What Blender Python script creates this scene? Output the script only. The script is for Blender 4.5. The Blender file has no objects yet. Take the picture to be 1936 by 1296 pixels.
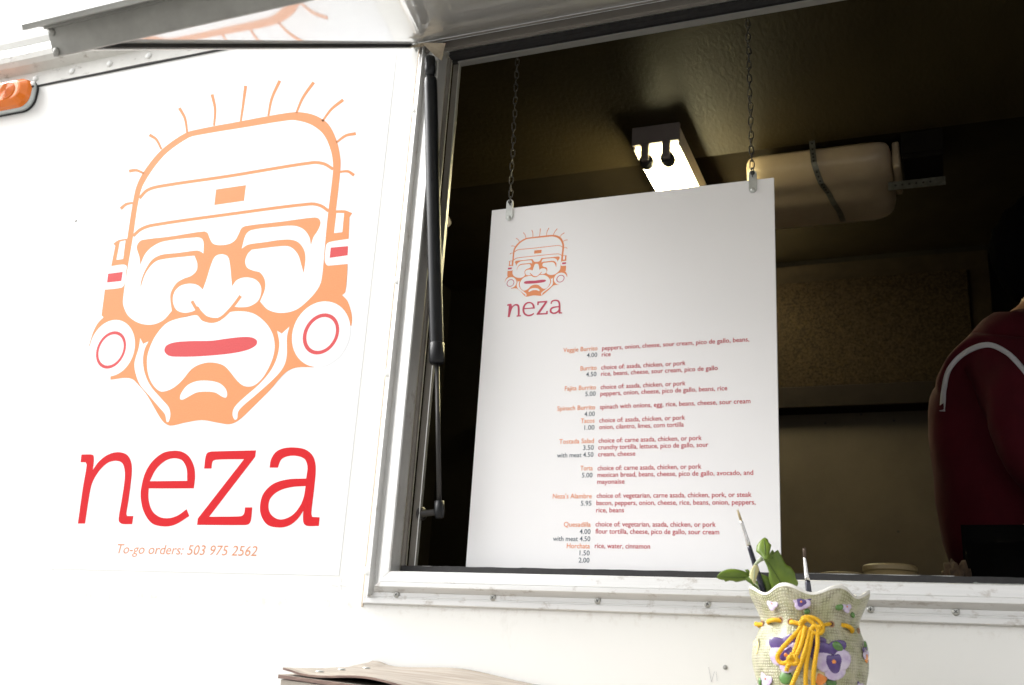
import bpy, bmesh, math, random
from mathutils import Vector, Matrix
from mathutils.bvhtree import BVHTree
random.seed(7)
R = math.radians
sc = bpy.context.scene
COL = sc.collection
# ------------------------------------------------------------------ camera, world, sun, exposure
CAM = Vector((0.0, -1.85, 1.4))
MR = Matrix(((0.92826167, 0.06099423, 0.36689232),
             (0.36690086, -0.31181081, -0.87644611),
             (0.06094284, 0.94818443, -0.31182086)))      # columns: camera right, up, back
FPX = 1979.0
cd = bpy.data.cameras.new('camera'); cam = bpy.data.objects.new('camera', cd); COL.objects.link(cam)
cam.matrix_world = Matrix.Translation(CAM) @ MR.to_4x4()
cd.sensor_width = 36.0; cd.lens = FPX * 36 / 1936; cd.clip_start = 0.02; cd.clip_end = 2000
cd.dof.use_dof = True; cd.dof.focus_distance = 2.05; cd.dof.aperture_fstop = 7.1
sc.camera = cam
SUN_EL, SUN_AZ = 42, 258        # degrees; azimuth measured from +Y towards +X
w = bpy.data.worlds.new('World'); sc.world = w; w.use_nodes = True
nt = w.node_tree; nt.nodes.clear()
sky = nt.nodes.new('ShaderNodeTexSky'); sky.sky_type = 'NISHITA'; sky.sun_disc = False
sky.sun_elevation = R(SUN_EL); sky.sun_rotation = R(SUN_AZ); sky.air_density = 1.0; sky.dust_density = 6.0; sky.ozone_density = 1.0
hs = nt.nodes.new('ShaderNodeHueSaturation'); hs.inputs['Saturation'].default_value = 0.06
bg = nt.nodes.new('ShaderNodeBackground'); bg.inputs['Strength'].default_value = 0.15
wo = nt.nodes.new('ShaderNodeOutputWorld')
nt.links.new(sky.outputs[0], hs.inputs['Color']); nt.links.new(hs.outputs[0], bg.inputs[0]); nt.links.new(bg.outputs[0], wo.inputs[0])
sl = bpy.data.lights.new('sun', 'SUN'); sun = bpy.data.objects.new('sun', sl); COL.objects.link(sun)
sl.energy = 0.6; sl.angle = R(30); sl.color = (1, .97, .93)
sd = Vector((math.sin(R(SUN_AZ)) * math.cos(R(SUN_EL)), math.cos(R(SUN_AZ)) * math.cos(R(SUN_EL)), math.sin(R(SUN_EL))))
sun.rotation_euler = sd.to_track_quat('Z', 'Y').to_euler(); sun.location = (-3, -6, 8)
sc.view_settings.view_transform = 'Standard'; sc.view_settings.look = 'None'
sc.view_settings.exposure = 1.32; sc.view_settings.gamma = 1.0; sc.view_settings.use_curve_mapping = False
sc.render.engine = 'CYCLES'; sc.cycles.use_denoising = True
sc.cycles.max_bounces = 10; sc.cycles.sample_clamp_indirect = 6
sc.render.resolution_x = 1024; sc.render.resolution_y = 685

# ------------------------------------------------------------------ helpers
def Q(u, v, y=0.0):
    """point of the plane y = const that a measured spot of the photograph lies on"""
    d = MR @ Vector(((u - 968) / FPX, -(v - 648) / FPX, -1.0))
    return CAM + d * ((y - CAM.y) / d.y)
def Qz(u, v, z):
    d = MR @ Vector(((u - 968) / FPX, -(v - 648) / FPX, -1.0))
    return CAM + d * ((z - CAM.z) / d.z)
OFF = {}
def reg(o, label=None, cat=None, group=None, kind=None):
    if label: o['label'] = label
    if cat: o['category'] = cat
    if group: o['group'] = group
    if kind: o['kind'] = kind
    return o
def thing(name, loc, label, cat, group=None):
    o = bpy.data.objects.new(name, None); COL.objects.link(o); o.location = loc; o.empty_display_size = .05
    OFF[o.name] = Vector(loc); return reg(o, label, cat, group)
def obj(name, data, mat=None, parent=None, smooth=False, loc=None, rot=None):
    """data: bmesh or mesh in world coordinates (or around its own origin when loc is given)"""
    if isinstance(data, bmesh.types.BMesh):
        me = bpy.data.meshes.new(name); data.to_mesh(me); data.free()
    else: me = data
    mats = mat if isinstance(mat, (list, tuple)) else [mat]
    if len(me.materials) == 0:
        for m in mats:
            if m: me.materials.append(m)
    if smooth and me.users == 0:
        me.polygons.foreach_set('use_smooth', [True] * len(me.polygons))
    off = OFF.get(parent.name, Vector()) if parent else Vector()
    o = bpy.data.objects.new(name, me); COL.objects.link(o)
    if loc is None:
        if off.length: me.transform(Matrix.Translation(-off))
    else:
        o.location = Vector(loc) - off
    if rot: o.rotation_euler = rot
    if parent:
        o.parent = parent; OFF[o.name] = off if loc is None else Vector(loc)
        if loc is not None and rot is None: pass
    return o
def place(src_mesh, name, parent, loc, rot=None, label=None):
    off = OFF.get(parent.name, Vector()) if parent else Vector()
    o = bpy.data.objects.new(name, src_mesh); COL.objects.link(o); o.location = Vector(loc) - off
    if rot is not None:
        if isinstance(rot, Matrix): o.rotation_euler = rot.to_euler()
        else: o.rotation_euler = rot
    if parent: o.parent = parent
    if label: o['label'] = label
    return o
def box(bm, a, b, bev=0.0, seg=2):
    x0, y0, z0 = a; x1, y1, z1 = b
    vs = [bm.verts.new(p) for p in ((x0,y0,z0),(x1,y0,z0),(x1,y1,z0),(x0,y1,z0),(x0,y0,z1),(x1,y0,z1),(x1,y1,z1),(x0,y1,z1))]
    fs = [bm.faces.new([vs[i] for i in f]) for f in ((3,2,1,0),(4,5,6,7),(0,1,5,4),(1,2,6,5),(2,3,7,6),(3,0,4,7))]
    if bev > 0:
        es = list({e for f in fs for e in f.edges})
        bmesh.ops.bevel(bm, geom=es, offset=bev, segments=seg, affect='EDGES', profile=.5)
    return bm
def B(a, b, bev=0.0, seg=2): return box(bmesh.new(), a, b, bev, seg)
def frame_of(t):
    t = t.normalized(); a = Vector((0,0,1)) if abs(t.z) < .9 else Vector((1,0,0))
    u = t.cross(a).normalized(); return u, t.cross(u).normalized()
def tube(bm, pts, r, n=10, closed=False, cap=True):
    pts = [Vector(p) for p in pts]; N = len(pts); rings = []
    rad = r if isinstance(r, (list, tuple)) else [r] * N
    u = None
    for i in range(N):
        t = (pts[(i+1) % N] - pts[i-1]) if closed else (pts[min(i+1, N-1)] - pts[max(i-1, 0)])
        t.normalize()
        if u is None: u, v = frame_of(t)
        else:
            u = (u - t * u.dot(t)); u = u.normalized() if u.length > 1e-6 else frame_of(t)[0]; v = t.cross(u)
        rings.append([bm.verts.new(pts[i] + (u * math.cos(a) + v * math.sin(a)) * rad[i]) for a in [2*math.pi*k/n for k in range(n)]])
    for i in range(N if closed else N-1):
        A, C = rings[i], rings[(i+1) % N]
        for k in range(n): bm.faces.new((A[k], A[(k+1) % n], C[(k+1) % n], C[k]))
    if cap and not closed:
        bm.faces.new(rings[0][::-1]); bm.faces.new(rings[-1])
    return bm
def lathe(bm, prof, c, axis=(0,0,1), n=24, cap=True):
    """prof: list of (radius, distance along axis)"""
    ax = Vector(axis).normalized(); u, v = frame_of(ax); c = Vector(c); rings = []
    for r, h in prof:
        rings.append([bm.verts.new(c + ax*h + (u*math.cos(2*math.pi*k/n) + v*math.sin(2*math.pi*k/n))*max(r, 1e-5)) for k in range(n)])
    for A, C in zip(rings, rings[1:]):
        for k in range(n): bm.faces.new((A[k], A[(k+1) % n], C[(k+1) % n], C[k]))
    if cap: bm.faces.new(rings[0][::-1]); bm.faces.new(rings[-1])
    return bm
def extr(bm, prof, dirv, a, b, plane, cut_a=0.0, cut_b=0.0):
    """closed 2-D profile swept along an axis; plane(p, s) gives the 3-D point; cut_* mitres the ends by the first profile coordinate"""
    n = len(prof)
    A = [bm.verts.new(plane(p, a + cut_a * p[1])) for p in prof]; C = [bm.verts.new(plane(p, b + cut_b * p[1])) for p in prof]
    for k in range(n): bm.faces.new((A[k], A[(k+1) % n], C[(k+1) % n], C[k]))
    bm.faces.new(A[::-1]); bm.faces.new(C); return bm
def fixn(bm):
    bmesh.ops.recalc_face_normals(bm, faces=bm.faces); return bm
def cr(pts, per=6, closed=True):
    """Catmull-Rom through 2-D points; a third element marks a corner"""
    n = len(pts); P2 = [Vector((p[0], p[1])) for p in pts]; corner = [len(p) > 2 for p in pts]; out = []
    rng = range(n) if closed else range(n-1)
    for i in rng:
        j = (i+1) % n; p1, p2 = P2[i], P2[j]
        p0 = P2[(i-1) % n] if not (corner[i] or (not closed and i == 0)) else p1*1.0
        p3 = P2[(j+1) % n] if not (corner[j] or (not closed and j == n-1)) else p2*1.0
        d = (p2-p1).length
        def tan(a, b, c2, dd):
            t = (c2 - a); L = (b-a).length + (c2-b).length
            return t * (dd / max(L, 1e-6))
        m1 = (p2-p1) if (p0-p1).length < 1e-9 else tan(p0, p1, p2, d)
        m2 = (p2-p1) if (p3-p2).length < 1e-9 else tan(p1, p2, p3, d)
        for k in range(per):
            t = k/per; t2 = t*t; t3 = t2*t
            out.append(p1*(2*t3-3*t2+1) + m1*(t3-2*t2+t) + p2*(-2*t3+3*t2) + m2*(t3-t2))
    if not closed: out.append(P2[-1])
    return out
def stroke(pts, w0, w1=None, per=6):
    """outline of a brush stroke along a smooth path, width from w0 to w1"""
    c = cr(pts, per, closed=False); w1 = w0 if w1 is None else w1; L, Rr = [], []
    for i, p in enumerate(c):
        t = (c[min(i+1, len(c)-1)] - c[max(i-1, 0)]).normalized(); nrm = Vector((-t.y, t.x)); ww = (w0 + (w1-w0)*i/(len(c)-1))/2
        L.append(p + nrm*ww); Rr.append(p - nrm*ww)
    return L + Rr[::-1]
def flat(name, loops, fn, mat, parent, label=None):
    """even-odd filled print: loops of 2-D points, fn maps a 2-D point to the sheet it lies on"""
    cu = bpy.data.curves.new('c', 'CURVE'); cu.dimensions = '2D'; cu.fill_mode = 'FRONT'
    for lp in loops:
        sp = cu.splines.new('POLY'); sp.points.add(len(lp)-1); sp.use_cyclic_u = True
        for k, p in enumerate(lp): sp.points[k].co = (p[0]*.01, -p[1]*.01, 0, 1)
    o = bpy.data.objects.new('c', cu); me = bpy.data.meshes.new_from_object(o)
    bpy.data.objects.remove(o); bpy.data.curves.remove(cu)
    for vt in me.vertices: vt.co = fn(vt.co.x*100, -vt.co.y*100)
    me.name = name; o = obj(name, me, mat, parent)
    if label: o['label'] = label
    return o
def text_mesh(body, shear=0.0, off=0.0, res=3):
    cu = bpy.data.curves.new('t', 'FONT'); cu.body = body; cu.size = 1.0; cu.shear = shear; cu.offset = off; cu.resolution_u = res; cu.fill_mode = 'FRONT'
    o = bpy.data.objects.new('t', cu); me = bpy.data.meshes.new_from_object(o)
    bpy.data.objects.remove(o); bpy.data.curves.remove(cu); return me

# ------------------------------------------------------------------ materials
def mat(name, col, rough=.5, metal=0.0, var=0.0, vscale=6.0, bump=0.0, bscale=40.0, coat=0.0, col2=None, emis=None, estr=0.0, stretch=None, trans=0.0, spec=.5, det=4.0, coatr=.05):
    m = bpy.data.materials.new(name); m.use_nodes = True; t = m.node_tree; b = t.nodes['Principled BSDF']
    b.inputs['Base Color'].default_value = (*col, 1); b.inputs['Roughness'].default_value = rough; b.inputs['Metallic'].default_value = metal
    b.inputs['Coat Weight'].default_value = coat; b.inputs['Coat Roughness'].default_value = coatr; b.inputs['Specular IOR Level'].default_value = spec
    if trans: b.inputs['Transmission Weight'].default_value = trans
    if emis: b.inputs['Emission Color'].default_value = (*emis, 1); b.inputs['Emission Strength'].default_value = estr
    tc = t.nodes.new('ShaderNodeTexCoord'); mp = t.nodes.new('ShaderNodeMapping'); t.links.new(tc.outputs['Object'], mp.inputs[0])
    if stretch: mp.inputs['Scale'].default_value = stretch
    if var or col2:
        n = t.nodes.new('ShaderNodeTexNoise'); n.inputs['Scale'].default_value = vscale; n.inputs['Detail'].default_value = det; n.inputs['Roughness'].default_value = .65
        t.links.new(mp.outputs[0], n.inputs[0])
        rp = t.nodes.new('ShaderNodeValToRGB'); rp.color_ramp.elements[0].position = .35; rp.color_ramp.elements[1].position = .65
        c2 = col2 if col2 else tuple(c*(1-var) for c in col)
        rp.color_ramp.elements[0].color = (*c2, 1); rp.color_ramp.elements[1].color = (*col, 1)
        t.links.new(n.outputs[0], rp.inputs[0]); t.links.new(rp.outputs[0], b.inputs['Base Color'])
    if bump:
        n2 = t.nodes.new('ShaderNodeTexNoise'); n2.inputs['Scale'].default_value = bscale; n2.inputs['Detail'].default_value = 3
        t.links.new(mp.outputs[0], n2.inputs[0]); bp = t.nodes.new('ShaderNodeBump'); bp.inputs['Strength'].default_value = bump; bp.inputs['Distance'].default_value = .002
        t.links.new(n2.outputs[0], bp.inputs['Height']); t.links.new(bp.outputs[0], b.inputs['Normal'])
    return m
def mix_spots(m, col, scale, lo, hi, amount=1.0, zband=None, stretch=(1,1,1)):
    """dirt with a shape of its own: noise patches, optionally kept to a height band"""
    t = m.node_tree; b = t.nodes['Principled BSDF']; tc = t.nodes.new('ShaderNodeTexCoord'); geo = t.nodes.new('ShaderNodeNewGeometry')
    mp = t.nodes.new('ShaderNodeMapping'); mp.inputs['Scale'].default_value = stretch; t.links.new(geo.outputs['Position'], mp.inputs[0])
    n = t.nodes.new('ShaderNodeTexNoise'); n.inputs['Scale'].default_value = scale; n.inputs['Detail'].default_value = 6; n.inputs['Roughness'].default_value = .7
    t.links.new(mp.outputs[0], n.inputs[0])
    mr = t.nodes.new('ShaderNodeMapRange'); mr.inputs[1].default_value = lo; mr.inputs[2].default_value = hi; mr.inputs[4].default_value = amount
    t.links.new(n.outputs[0], mr.inputs[0]); fac = mr.outputs[0]
    if zband:
        sx = t.nodes.new('ShaderNodeSeparateXYZ'); t.links.new(geo.outputs['Position'], sx.inputs[0])
        m1 = t.nodes.new('ShaderNodeMapRange'); m1.interpolation_type = 'SMOOTHSTEP'
        m1.inputs[1].default_value = zband[0]; m1.inputs[2].default_value = zband[1]; t.links.new(sx.outputs[2], m1.inputs[0])
        mm = t.nodes.new('ShaderNodeMath'); mm.operation = 'MULTIPLY'; t.links.new(fac, mm.inputs[0]); t.links.new(m1.outputs[0], mm.inputs[1]); fac = mm.outputs[0]
        if len(zband) > 2:
            m2 = t.nodes.new('ShaderNodeMapRange'); m2.inputs[1].default_value = zband[2]; m2.inputs[2].default_value = zband[2] + .002; m2.inputs[3].default_value = 1; m2.inputs[4].default_value = 0
            t.links.new(sx.outputs[2], m2.inputs[0]); m3 = t.nodes.new('ShaderNodeMath'); m3.operation = 'MULTIPLY'; t.links.new(fac, m3.inputs[0]); t.links.new(m2.outputs[0], m3.inputs[1]); fac = m3.outputs[0]
    mx = t.nodes.new('ShaderNodeMix'); mx.data_type = 'RGBA'; t.links.new(fac, mx.inputs[0])
    src = b.inputs['Base Color'].links
    if src: t.links.new(src[0].from_socket, mx.inputs[6])
    else: mx.inputs[6].default_value = b.inputs['Base Color'].default_value
    mx.inputs[7].default_value = (*col, 1); t.links.new(mx.outputs[2], b.inputs['Base Color']); return m

M_wall = mat('white truck paint', (.80, .80, .775), .38, var=.03, vscale=1.6, bump=.05, bscale=9, coat=.15)
mix_spots(M_wall, (.42, .36, .29), 55, .52, .75, .55, zband=(1.505, 1.538, 1.54))
mix_spots(M_wall, (.5, .47, .42), 14, .62, .80, .35, stretch=(1, 1, .35))
M_body = mat('white body paint', (.78, .78, .76), .45, var=.05, vscale=3)
M_roof = mat('weathered roof trim', (.70, .69, .65), .5, var=.15, vscale=8, bump=.1, bscale=60)
mix_spots(M_roof, (.22, .18, .14), 45, .56, .72, .8, stretch=(.5, 1, 1))
M_alu = mat('mill aluminium', (.74, .74, .73), .42, metal=.55, var=.07, vscale=5, bump=.06, bscale=30, stretch=(1, 4, 40))
mix_spots(M_alu, (.30, .25, .20), 40, .56, .72, .7, stretch=(.6, 1, 1))
M_aluv = mat('mill aluminium upright', (.72, .72, .71), .42, metal=.55, var=.07, vscale=5, bump=.06, bscale=30, stretch=(40, 4, 1))
mix_spots(M_aluv, (.30, .25, .20), 40, .57, .74, .6, stretch=(1, 1, .5))
M_track = mat('taupe inner track', (.20, .185, .165), .7, metal=.0, var=.12, vscale=20)
M_bright = mat('bright track lip', (.6, .6, .58), .35, metal=.7)
M_rubber = mat('black rubber', (.022, .021, .022), .7, var=.4, vscale=60, bump=.2, bscale=200)
M_screw = mat('zinc screw', (.55, .55, .52), .35, metal=.9, var=.3, vscale=200)
M_dark = mat('dark recess', (.02, .02, .02), .8)
M_hatch = mat('gloss white hatch skin', (.76, .76, .73), .30, var=.04, vscale=3, bump=.025, bscale=5, coat=1.0, coatr=.035)
M_hbeam = mat('dull grey hatch channel', (.36, .36, .34), .5, metal=.6, var=.2, vscale=14, bump=.1, bscale=60)
M_gusset = mat('cream fabric tape', (.42, .36, .27), .8, var=.25, vscale=40, bump=.3, bscale=80)
M_strut = mat('black strut paint', (.006, .007, .009), .38, spec=.35, coat=.0, bump=.03, bscale=40)
M_rod = mat('dark strut rod', (.035, .033, .032), .4, metal=.4)
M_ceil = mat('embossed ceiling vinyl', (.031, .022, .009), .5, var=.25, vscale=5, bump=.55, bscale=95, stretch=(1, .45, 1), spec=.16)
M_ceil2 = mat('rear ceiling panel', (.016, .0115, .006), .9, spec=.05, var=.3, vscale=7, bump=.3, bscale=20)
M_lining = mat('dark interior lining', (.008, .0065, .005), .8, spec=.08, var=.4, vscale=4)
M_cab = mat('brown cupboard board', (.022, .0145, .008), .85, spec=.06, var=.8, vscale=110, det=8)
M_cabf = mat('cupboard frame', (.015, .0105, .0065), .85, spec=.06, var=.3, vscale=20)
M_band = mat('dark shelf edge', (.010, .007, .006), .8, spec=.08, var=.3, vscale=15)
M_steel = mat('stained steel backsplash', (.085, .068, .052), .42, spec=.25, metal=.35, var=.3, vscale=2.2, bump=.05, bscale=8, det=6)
M_steelt = mat('steel worktop', (.14, .13, .12), .3, metal=.9, var=.2, vscale=6)
M_fix = mat('enamelled light housing', (.62, .58, .50), .5, var=.08, vscale=30)
M_tubeE = mat('lit fluorescent tube', (.9, .9, .8), .4, emis=(1, .90, .52), estr=22)
M_sock = mat('lamp socket', (.20, .17, .165), .5)
M_tank = mat('translucent tan tank', (.40, .31, .21), .36, var=.2, vscale=5, bump=.05, bscale=15)
M_strap = mat('perforated steel strap', (.20, .20, .18), .4, metal=.7, var=.4, vscale=60)
M_zinc = mat('zinc plated steel', (.60, .62, .60), .38, metal=.75, var=.15, vscale=60)
M_chain = mat('dark steel chain', (.06, .058, .055), .4, metal=.7)
M_board = mat('menu board panel', (.80, .795, .805), .55, bump=.02, bscale=200)
M_bedge = mat('board cut edge', (.55, .35, .38), .7)
M_poster = mat('white vinyl sheet', (.79, .80, .815), .33, bump=.35, bscale=3.2, stretch=(2.2, 1, .8))
def ink(name, col, rough=.4): return mat(name, col, rough, spec=.25, var=.05, vscale=300, bump=.25, bscale=250)
I_or = ink('orange ink on vinyl', (.72, .285, .115), .6); I_red = ink('red ink on vinyl', (.60, .006, .012), .75); I_pink = ink('pink red ink on vinyl', (.62, .07, .075), .6)
I_wh = mat('white vinyl between ink', (.79, .80, .815), .33)
I_ortxt = ink('thin orange lettering ink', (.66, .29, .15))
J_or = mat('orange print on board', (.72, .245, .09), .5); J_red = mat('crimson print on board', (.50, .035, .06), .5)
J_cr = mat('crimson emblem print', (.50, .05, .10), .5); J_gr = mat('grey print on board', (.12, .15, .18), .5); J_wh = mat('board white in emblem', (.80, .795, .805), .55)
J_ortxt = mat('orange item print', (.78, .28, .12), .5)
M_amber = mat('amber lens', (.95, .22, .008), .22, coat=.35, trans=.15)
M_lampb = mat('pale lamp base', (.62, .66, .65), .4)
M_wood = mat('weathered plywood', (.43, .385, .33), .8, col2=(.27, .23, .19), vscale=22, bump=.5, bscale=60, stretch=(.25, 2, 2), det=8)
M_ply = mat('plywood edge', (.30, .20, .16), .8, col2=(.13, .085, .075), vscale=90, bump=.6, bscale=160, stretch=(.3, 1, 6))
M_ground = mat('asphalt', (.085, .083, .08), .9, var=.35, vscale=30, bump=.5, bscale=180)
M_pave = mat('concrete paving', (.30, .29, .27), .85, var=.2, vscale=6, bump=.3, bscale=60)
M_tyre = mat('tyre rubber', (.03, .03, .03), .8, bump=.3, bscale=60); M_rim = mat('painted wheel rim', (.7, .7, .68), .4)
M_hood = mat('maroon fleece', (.042, .0022, .006), .9, spec=.12, var=.25, vscale=10, bump=.5, bscale=18); M_stripe = mat('pale piping', (.30, .30, .33), .7)
M_black = mat('black cloth', (.004, .004, .004), 1.0, spec=.05); M_hair = mat('black hair', (.002, .002, .002), 1.0, spec=.0); M_skin = mat('warm brown skin', (.20, .09, .045), .5)
M_tub = mat('tan plastic tub', (.20, .15, .07), .5); M_bread = mat('crumbly brown bread', (.07, .04, .018), .9, var=.6, vscale=60, bump=1, bscale=90)
M_film = mat('clear plastic film', (.8, .85, .82), .15, trans=.7, bump=.6, bscale=30)
M_orange = mat('yellow braided cord', (.78, .44, .008), .6, var=.15, vscale=400)
M_cream = mat('white glazed lip', (.80, .78, .72), .2, coat=.6)
M_leaf = mat('fleshy green leaf', (.15, .225, .018), .42, col2=(.085, .145, .013), vscale=25, bump=.2, bscale=80)
M_leafv = mat('leaf rib green', (.075, .125, .012), .5); M_leafp = mat('pale new leaf', (.50, .50, .24), .45, col2=(.42, .36, .18), vscale=40); M_stem = mat('pale plant stem', (.33, .38, .24), .5)
M_bris = mat('cream bristle', (.62, .50, .30), .8, var=.3, vscale=300, stretch=(6, 6, 1)); M_bris2 = mat('brown bristle', (.085, .06, .045), .8)
M_ferr = mat('bright ferrule', (.78, .76, .74), .25, metal=.85, var=.2, vscale=90); M_hand = mat('navy lacquer handle', (.012, .012, .03), .2, coat=.5)
G_pur = mat('purple glaze', (.10, .055, .22), .25, coat=.4, var=.3, vscale=120); G_wh = mat('white lilac glaze', (.64, .58, .68), .25, coat=.4, col2=(.46, .36, .55), vscale=70)
G_yel = mat('yellow glaze', (.80, .66, .33), .25, coat=.4); G_or = mat('orange glaze', (.85, .28, .05), .25, coat=.4); G_gr = mat('green glaze', (.10, .24, .05), .25, coat=.5, var=.3, vscale=80)
G_eye = mat('brown glazed eyelet', (.36, .19, .09), .3, coat=.4)
# woven ceramic
M_vase = bpy.data.materials.new('woven relief ceramic'); M_vase.use_nodes = True
t = M_vase.node_tree; b = t.nodes['Principled BSDF']; b.inputs['Roughness'].default_value = .35; b.inputs['Coat Weight'].default_value = .35
uv = t.nodes.new('ShaderNodeUVMap'); uv.uv_map = 'UVMap'
def wave(direction, scale, dist):
    n = t.nodes.new('ShaderNodeTexWave'); n.bands_direction = direction; n.inputs['Scale'].default_value = scale
    n.inputs['Distortion'].default_value = dist; n.inputs['Detail'].default_value = 2; n.inputs['Detail Scale'].default_value = 3
    t.links.new(uv.outputs[0], n.inputs[0]); return n
wx = wave('X', 14.5, 2.2); wy = wave('Y', 15.5, 2.2)
mxm = t.nodes.new('ShaderNodeMath'); mxm.operation = 'MINIMUM'; t.links.new(wx.outputs['Fac'], mxm.inputs[0]); t.links.new(wy.outputs['Fac'], mxm.inputs[1])
rp = t.nodes.new('ShaderNodeValToRGB'); rp.color_ramp.elements[0].position = .0; rp.color_ramp.elements[0].color = (.10, .075, .02, 1); rp.color_ramp.elements[1].position = .5; rp.color_ramp.elements[1].color = (.50, .47, .30, 1)
nm_ = t.nodes.new('ShaderNodeTexNoise'); nm_.inputs['Scale'].default_value = 14; nm_.inputs['Detail'].default_value = 3; t.links.new(uv.outputs[0], nm_.inputs[0])
mr_ = t.nodes.new('ShaderNodeMapRange'); mr_.inputs[1].default_value = .38; mr_.inputs[2].default_value = .66; mr_.inputs[3].default_value = 0; mr_.inputs[4].default_value = .45; t.links.new(nm_.outputs[0], mr_.inputs[0])
ad_ = t.nodes.new('ShaderNodeMath'); ad_.operation = 'ADD'; t.links.new(mxm.outputs[0], ad_.inputs[0]); t.links.new(mr_.outputs[0], ad_.inputs[1]); t.links.new(ad_.outputs[0], rp.inputs[0])
nz = t.nodes.new('ShaderNodeTexNoise'); nz.inputs['Scale'].default_value = 9; t.links.new(uv.outputs[0], nz.inputs[0])
r2 = t.nodes.new('ShaderNodeValToRGB'); r2.color_ramp.elements[0].position = .35; r2.color_ramp.elements[0].color = (.34, .40, .20, 1); r2.color_ramp.elements[1].position = .62; r2.color_ramp.elements[1].color = (.58, .57, .48, 1)
t.links.new(nz.outputs[0], r2.inputs[0])
mxc = t.nodes.new('ShaderNodeMix'); mxc.data_type = 'RGBA'; mxc.inputs[0].default_value = .34; t.links.new(rp.outputs[0], mxc.inputs[6]); t.links.new(r2.outputs[0], mxc.inputs[7]); t.links.new(mxc.outputs[2], b.inputs['Base Color'])
bp = t.nodes.new('ShaderNodeBump'); bp.inputs['Strength'].default_value = .6; bp.inputs['Distance'].default_value = .0015; t.links.new(mxm.outputs[0], bp.inputs['Height']); t.links.new(bp.outputs[0], b.inputs['Normal'])

# ------------------------------------------------------------------ setting: ground and paving
def sheet(name, x0, x1, y0, y1, z, m):
    bm = bmesh.new(); bm.faces.new([bm.verts.new(p) for p in ((x0,y0,z),(x1,y0,z),(x1,y1,z),(x0,y1,z))]); o = obj(name, bm, m); reg(o, kind='structure'); return o
sheet('ground', -600, 600, -600, 600, 0, M_ground)
bm = bmesh.new(); box(bm, (-30, -9, .0), (30, -.45, .12), .01); o = obj('pavement', bm, M_pave); reg(o, kind='structure')

# ------------------------------------------------------------------ food truck
truck = thing('food_truck', (0, 1, 0), 'white food truck with its serving hatch propped open over a dark interior', 'food truck')
XL, XR, ZB, ZT, TH, YB = -3.7, 3.1, .55, 3.05, .045, 2.05
hx0, hx1, hz0, hz1 = -.99, .99, 1.57, 2.785
bm = bmesh.new()
def ringface(y):
    o_ = [bm.verts.new(p) for p in ((XL,y,ZB),(XR,y,ZB),(XR,y,ZT),(XL,y,ZT))]; i_ = [bm.verts.new(p) for p in ((hx0,y,hz0),(hx1,y,hz0),(hx1,y,hz1),(hx0,y,hz1))]; return o_, i_
o0, i0 = ringface(0); o1, i1 = ringface(TH)
for k in range(4):
    j = (k+1) % 4
    bm.faces.new((o0[k], o0[j], i0[j], i0[k])); bm.faces.new((o1[j], o1[k], i1[k], i1[j]))
    bm.faces.new((o0[j], o0[k], o1[k], o1[j])); bm.faces.new((i0[k], i0[j], i1[j], i1[k]))
obj('side_wall', fixn(bm), M_wall, truck)
obj('far_wall', B((XL, YB, ZB), (XR, YB+.05, ZT)), M_body, truck)
obj('end_wall', B((XL-.05, 0, ZB), (XL-.002, YB+.05, ZT)), M_body, truck); obj('end_wall', B((XR+.002, 0, ZB), (XR+.05, YB+.05, ZT)), M_body, truck)
obj('floor', B((XL, TH+.003, .74), (XR, YB-.003, .80)), M_steelt, truck)
obj('chassis', B((XL+.1, .2, .40), (XR-.1, YB-.2, .545), .01), M_black, truck)
obj('roof', B((XL-.05, -.004, ZT+.003), (XR+.05, YB+.06, ZT+.10), .035, 4), M_body, truck)
wm = bmesh.new(); lathe(wm, [(.20,0),(.37,.01),(.39,.04),(.39,.18),(.37,.21),(.2,.22)], (0,-.11,0), (0,1,0), 32)
wmesh = bpy.data.meshes.new('wheel'); fixn(wm).to_mesh(wmesh); wm.free(); wmesh.materials.append(M_tyre)
rm = bmesh.new(); lathe(rm, [(.19,0),(.2,.01),(.2,.03),(.12,.05),(.1,.02),(.03,.02)], (0,-.13,0), (0,1,0), 28)
rmesh = bpy.data.meshes.new('rim'); fixn(rm).to_mesh(rmesh); rm.free(); rmesh.materials.append(M_rim)
for wx_ in (-2.75, 2.1):
    for wy_ in (.22, 1.83):
        wl = place(wmesh, 'wheel', truck, (wx_, wy_, .39)); r_ = bpy.data.objects.new('rim', rmesh); COL.objects.link(r_); r_.parent = wl
        if wy_ > 1: wl.rotation_euler = (0, 0, math.pi)
# drip rail along the roof edge: flange with rivets, then the rounded gutter
pf = [(0,2.909),(-.004,2.909),(-.0045,2.952),(-.012,2.955),(-.030,2.962),(-.040,2.974),(-.043,2.990),(-.040,3.008),(-.030,3.026),(-.012,3.040),(0,3.044)]
bm = bmesh.new(); n_ = 90; xs = [XL+.02 + (XR-XL-.04)*k/n_ for k in range(n_+1)]; rings = []
for x in xs:
    wv = .0008*math.sin(x*9)+.0006*math.sin(x*23+1)
    rings.append([bm.verts.new((x, y-.0005, z+wv)) for y, z in pf])
for A, C in zip(rings, rings[1:]):
    for k in range(len(pf)-1): bm.faces.new((A[k], A[k+1], C[k+1], C[k]))
rail = obj('drip_rail', fixn(bm), M_roof, truck)
obj('rail_sealant', B((XL+.02, -.0038, 2.9045), (XR-.02, 0-.0002, 2.9085)), M_rubber, truck)
rv = bmesh.new(); lathe(rv, [(.0095,0),(.009,.002),(.006,.0042),(.0005,.005)], (0,0,0), (0,-1,0), 14)
rvm = bpy.data.meshes.new('rivet'); rv.to_mesh(rvm); rv.free(); rvm.materials.append(M_wall)
for k in range(24): place(rvm, 'rivet', rail, (-3.5 + .1315*k + (Q(70,150).x+3.5) % .1315 - .0, -.005, 2.930))

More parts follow.
